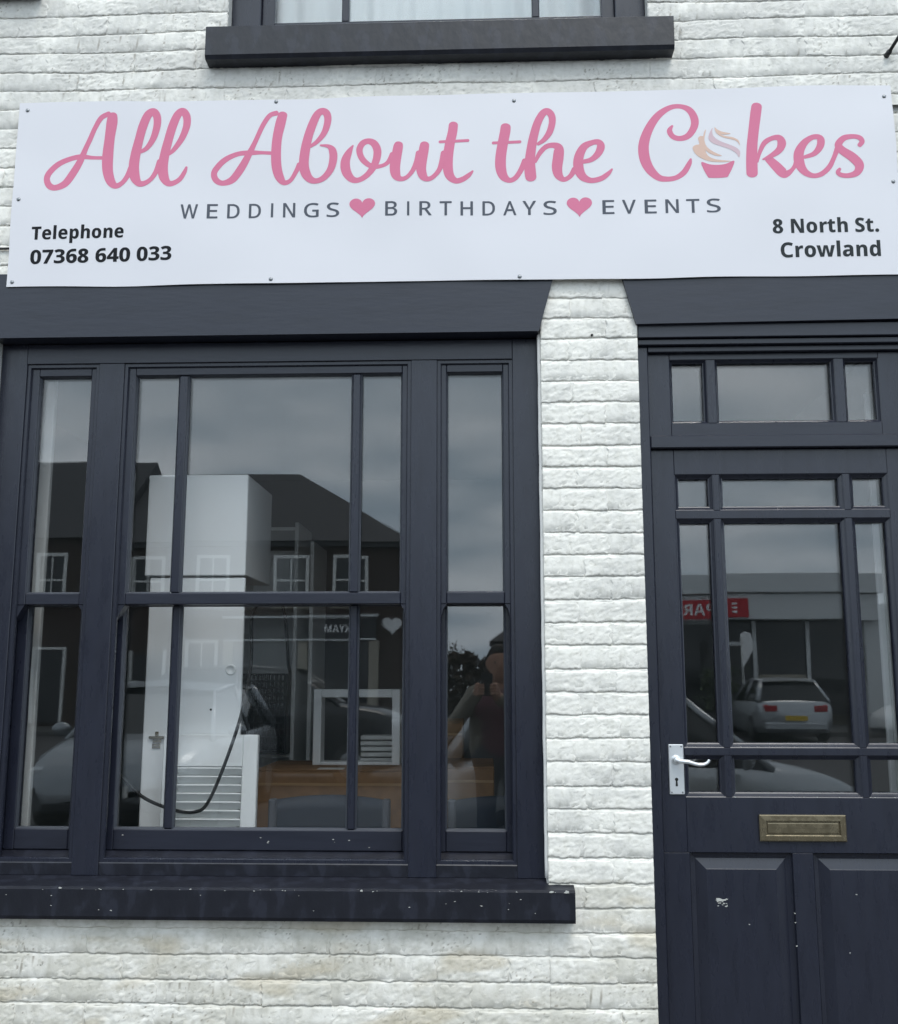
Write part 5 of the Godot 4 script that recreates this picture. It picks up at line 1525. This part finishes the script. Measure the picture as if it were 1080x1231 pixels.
func build_cars() -> void:
	car("parked_car", "silver hatchback showing its red tail lights before the convenience store", "car_silver", Vector3(7.35, -0.10, 23.2), -PI / 2 + 0.04)
	car("parked_car", "white car parked beside the silver hatchback before the store", "car_white", Vector3(11.3, -0.10, 21.6), PI - 0.25)
	car("parked_car", "silver car parked along the near kerb opposite the door", "car_silver", Vector3(1.216, -0.12, 5.05), 0.0, 0.0, 0.8)
	car("parked_car", "tall black car parked across the road before the brick house", "car_black", Vector3(-3.3, -0.12, 12.6), 0.0, 0.26)
	car("parked_car", "pale grey car with its nose towards the wide shop window", "car_grey", Vector3(-3.75, -0.12, 8.6), PI / 2)

# ---------------------------------------------------------------- the photographer (seen in the glass)
func sdf_mesh(bones: Array, cell: float, k: float) -> SurfaceTool:
	# bones: [a, b, ra, rb, colour]; tapered capsules joined smoothly and meshed as surface nets
	var lo := Vector3(INF, INF, INF)
	var hi := -lo
	for b in bones:
		var r: float = maxf(b[2], b[3]) + cell * 2 + k
		lo = lo.min((b[0] as Vector3).min(b[1]) - Vector3.ONE * r)
		hi = hi.max((b[0] as Vector3).max(b[1]) + Vector3.ONE * r)
	var nx := int((hi.x - lo.x) / cell) + 2
	var ny := int((hi.y - lo.y) / cell) + 2
	var nz := int((hi.z - lo.z) / cell) + 2
	var f := PackedFloat32Array()
	f.resize(nx * ny * nz)
	f.fill(1.0)
	for b in bones:
		var pa: Vector3 = b[0]
		var ba: Vector3 = (b[1] as Vector3) - pa
		var bb := maxf(ba.length_squared(), 1e-9)
		var ra: float = b[2]
		var rb: float = b[3]
		var m := maxf(ra, rb) + k + cell * 2
		var l: Vector3 = ((b[0] as Vector3).min(b[1]) - Vector3.ONE * m - lo) / cell
		var h: Vector3 = ((b[0] as Vector3).max(b[1]) + Vector3.ONE * m - lo) / cell
		for z in range(maxi(0, int(l.z)), mini(nz, int(h.z) + 1)):
			for y in range(maxi(0, int(l.y)), mini(ny, int(h.y) + 1)):
				var row := (z * ny + y) * nx
				for x in range(maxi(0, int(l.x)), mini(nx, int(h.x) + 1)):
					var p := lo + Vector3(x, y, z) * cell - pa
					var t := clampf(p.dot(ba) / bb, 0.0, 1.0)
					var d := (p - ba * t).length() - lerpf(ra, rb, t)
					var o := f[row + x]
					var e := maxf(k - absf(o - d), 0.0) / k
					f[row + x] = minf(o, d) - e * e * k * 0.25
	var id := {}
	var pos: Array[Vector3] = []
	var st := st_new(true)
	for z in nz - 1:
		for y in ny - 1:
			for x in nx - 1:
				var i0 := (z * ny + y) * nx + x
				var s := 0
				var v := []
				for c in 8:
					var q := f[i0 + (c & 1) + ((c >> 1) & 1) * nx + (c >> 2) * nx * ny]
					v.append(q)
					if q < 0.0:
						s += 1
				if s == 0 or s == 8:
					continue
				var acc := Vector3.ZERO
				var n := 0
				for e in [[0, 1], [2, 3], [4, 5], [6, 7], [0, 2], [1, 3], [4, 6], [5, 7], [0, 4], [1, 5], [2, 6], [3, 7]]:
					var a: float = v[e[0]]
					var b: float = v[e[1]]
					if (a < 0.0) != (b < 0.0):
						var t := a / (a - b)
						var pa := Vector3(e[0] & 1, (e[0] >> 1) & 1, e[0] >> 2)
						var pb := Vector3(e[1] & 1, (e[1] >> 1) & 1, e[1] >> 2)
						acc += pa.lerp(pb, t)
						n += 1
				id[i0] = pos.size()
				pos.append(lo + (Vector3(x, y, z) + acc / n) * cell)
	var tint: Array[Color] = []
	for p in pos:
		var best := INF
		var col := Color.WHITE
		for b in bones:
			var ba: Vector3 = b[1] - b[0]
			var t := clampf((p - b[0]).dot(ba) / maxf(ba.length_squared(), 1e-9), 0.0, 1.0)
			var d: float = (p - b[0] - ba * t).length() - lerpf(b[2], b[3], t)
			if d < best:
				best = d
				col = b[4]
		tint.append(col)
	var step := [1, nx, nx * ny]
	for i0 in id:
		for ax in 3:
			var u: int = step[(ax + 1) % 3]
			var w: int = step[(ax + 2) % 3]
			var a := f[i0]
			var b := f[i0 + step[ax]]
			if (a < 0.0) == (b < 0.0):
				continue
			if not (id.has(i0 - u) and id.has(i0 - w) and id.has(i0 - u - w)):
				continue
			var q := [id[i0], id[i0 - u], id[i0 - u - w], id[i0 - w]]
			var o := Vector3.ZERO
			o[ax] = 1.0 if a < 0.0 else -1.0
			var order := [0, 2, 1, 0, 3, 2]
			if (pos[q[2]] - pos[q[0]]).cross(pos[q[3]] - pos[q[1]]).dot(o) < 0.0:
				order = [0, 1, 2, 0, 2, 3]
			for k2 in order:
				st.set_color(tint[q[k2]])
				st.add_vertex(pos[q[k2]])
	return st

func build_photographer() -> void:
	var m := mat("person_colours", Color.WHITE, 0.75)
	m.vertex_color_use_as_albedo = true
	var skin := Color(0.42, 0.24, 0.17)
	var coat := Color(0.19, 0.175, 0.14)
	var plum := Color(0.11, 0.035, 0.05)
	var jean := Color(0.022, 0.026, 0.038)
	var shoe := Color(0.02, 0.018, 0.017)
	var p := thing("person", "person in a khaki coat and plum top raising a phone in both hands", "person", Vector3(0.09, 0, 3.72))
	# joints relative to the feet; the person looks towards -z
	var bones := [
		[Vector3(-0.07, 0.895, 0.0), Vector3(0.07, 0.895, 0.0), 0.125, 0.125, jean],
		[Vector3(0.0, 0.965, 0.0), Vector3(0.0, 1.145, -0.01), 0.135, 0.135, plum],
		[Vector3(-0.06, 1.245, -0.01), Vector3(0.06, 1.245, -0.01), 0.13, 0.13, plum],
		[Vector3(-0.12, 0.965, 0.02), Vector3(-0.11, 1.265, 0.02), 0.095, 0.10, coat],
		[Vector3(0.12, 0.965, 0.02), Vector3(0.11, 1.265, 0.02), 0.095, 0.10, coat],
		[Vector3(-0.16, 1.330, 0.0), Vector3(0.16, 1.330, 0.0), 0.062, 0.062, coat],
		[Vector3(0.0, 1.345, -0.005), Vector3(0.0, 1.445, -0.03), 0.055, 0.052, skin],
		[Vector3(0.0, 1.495, -0.06), Vector3(0.0, 1.565, -0.05), 0.072, 0.086, skin],
		[Vector3(0.0, 1.465, -0.10), Vector3(0.0, 1.480, -0.085), 0.036, 0.05, skin],
		[Vector3(0.0, 1.520, -0.142), Vector3(0.0, 1.545, -0.13), 0.014, 0.009, skin],
		[Vector3(-0.083, 1.520, -0.05), Vector3(-0.085, 1.545, -0.05), 0.014, 0.018, skin],
		[Vector3(0.083, 1.520, -0.05), Vector3(0.085, 1.545, -0.05), 0.014, 0.018, skin],
		[Vector3(-0.175, 1.320, 0.0), Vector3(-0.33, 1.105, -0.15), 0.066, 0.052, coat],
		[Vector3(-0.33, 1.105, -0.15), Vector3(-0.165, 1.325, -0.375), 0.052, 0.040, coat],
		[Vector3(-0.165, 1.325, -0.375), Vector3(-0.14, 1.355, -0.40), 0.030, 0.028, skin],
		[Vector3(0.175, 1.320, 0.0), Vector3(0.30, 1.095, -0.13), 0.066, 0.052, coat],
		[Vector3(0.30, 1.095, -0.13), Vector3(0.0, 1.30, -0.375), 0.052, 0.040, coat],
		[Vector3(0.0, 1.30, -0.375), Vector3(-0.035, 1.335, -0.405), 0.030, 0.028, skin],
		[Vector3(-0.09, 0.845, 0.0), Vector3(-0.10, 0.460, -0.01), 0.088, 0.06, jean],
		[Vector3(-0.10, 0.460, -0.01), Vector3(-0.105, 0.100, 0.03), 0.058, 0.042, jean],
		[Vector3(0.09, 0.845, 0.0), Vector3(0.10, 0.460, 0.0), 0.088, 0.06, jean],
		[Vector3(0.10, 0.460, 0.0), Vector3(0.11, 0.100, 0.04), 0.058, 0.042, jean],
		[Vector3(-0.105, 0.050, 0.05), Vector3(-0.12, 0.042, -0.13), 0.048, 0.040, shoe],
		[Vector3(0.11, 0.050, 0.06), Vector3(0.125, 0.042, -0.12), 0.048, 0.040, shoe],
	]
	var body := sdf_mesh(bones, 0.018, 0.035)
	# hands close on the two edges of the phone: palm, four fingers and a thumb each
	for s in [-1.0, 1.0]:
		var ex: float = -0.09 + s * 0.040
		var h := [[Vector3(ex + s * 0.028, 1.345, -0.415), Vector3(ex + s * 0.020, 1.395, -0.425), 0.020, 0.018, skin]]
		for k in 4:
			var y := 1.335 + k * 0.0195
			var ln: float = [0.80, 0.95, 1.0, 0.92][k]
			h.append([Vector3(ex + s * 0.022, y, -0.43), Vector3(ex + s * 0.014, y + 0.004, -0.470), 0.0092, 0.0088, skin])
			h.append([Vector3(ex + s * 0.014, y + 0.004, -0.470), Vector3(ex - s * 0.018 * ln, y + 0.004, -0.478), 0.0088, 0.0075, skin])
		h.append([Vector3(ex + s * 0.018, 1.36, -0.415), Vector3(ex + s * 0.004, 1.385, -0.432), 0.0115, 0.0100, skin])
		h.append([Vector3(ex + s * 0.004, 1.385, -0.432), Vector3(ex - s * 0.014, 1.408, -0.436), 0.0098, 0.0080, skin])
		var hm := sdf_mesh(h, 0.0042, 0.007)
		hm.generate_normals()
		var hmesh := hm.commit()
		body.generate_normals()
		body.append_from(hmesh, 0, Transform3D())
	body.set_material(M["person_colours"])
	var o := MeshInstance3D.new()
	o.name = "body"
	o.mesh = body.commit()
	p.add_child(o, true)
	var hair := [
		[Vector3(0.0, 1.590, -0.035), Vector3(0.0, 1.575, -0.01), 0.088, 0.090, Color(0.018, 0.013, 0.01)],
		[Vector3(-0.07, 1.555, -0.03), Vector3(-0.075, 1.385, 0.0), 0.035, 0.03, Color(0.018, 0.013, 0.01)],
		[Vector3(0.07, 1.555, -0.03), Vector3(0.075, 1.385, 0.0), 0.035, 0.03, Color(0.018, 0.013, 0.01)],
		[Vector3(0.0, 1.545, 0.03), Vector3(0.0, 1.385, 0.04), 0.075, 0.06, Color(0.018, 0.013, 0.01)],
	]
	put(sdf_mesh(hair, 0.012, 0.03), "hair", "person_colours", p)
	var st := st_new(true)
	for x in [-0.032, 0.032]:
		lathe(st, [[0.0, 0.006], [0.008, 0.004], [0.011, 0.0]], 10, Transform3D(Basis(Vector3.UP, PI), Vector3(x, 1.547, -0.128)))
	put(st, "eye", "hair_dark", p)
	st = st_new(true)
	tube(st, [Vector3(-0.022, 1.480, -0.131), Vector3(0.0, 1.478, -0.137), Vector3(0.022, 1.480, -0.131)], 0.0045, 6)
	put(st, "mouth", "top_plum", p)
	var ph := thing("phone", "dark phone held upright in the photographer's hands", "phone", Vector3(0.0, 1.325, 3.272))
	put(box(Vector3(-0.037, 0.0, -0.004), Vector3(0.037, 0.15, 0.004), 0.003), "case", "black_plastic", ph)
	put(box(Vector3(-0.034, 0.003, 0.0041), Vector3(0.034, 0.147, 0.005), 0.0003), "screen", "far_glass", ph)
	st = st_new(true)
	lathe(st, [[0.0, 0.002], [0.006, 0.002], [0.007, 0.0]], 12, Transform3D(Basis(Vector3.UP, PI), Vector3(0.0, 0.125, -0.004)))
	put(st, "lens", "far_glass", ph)
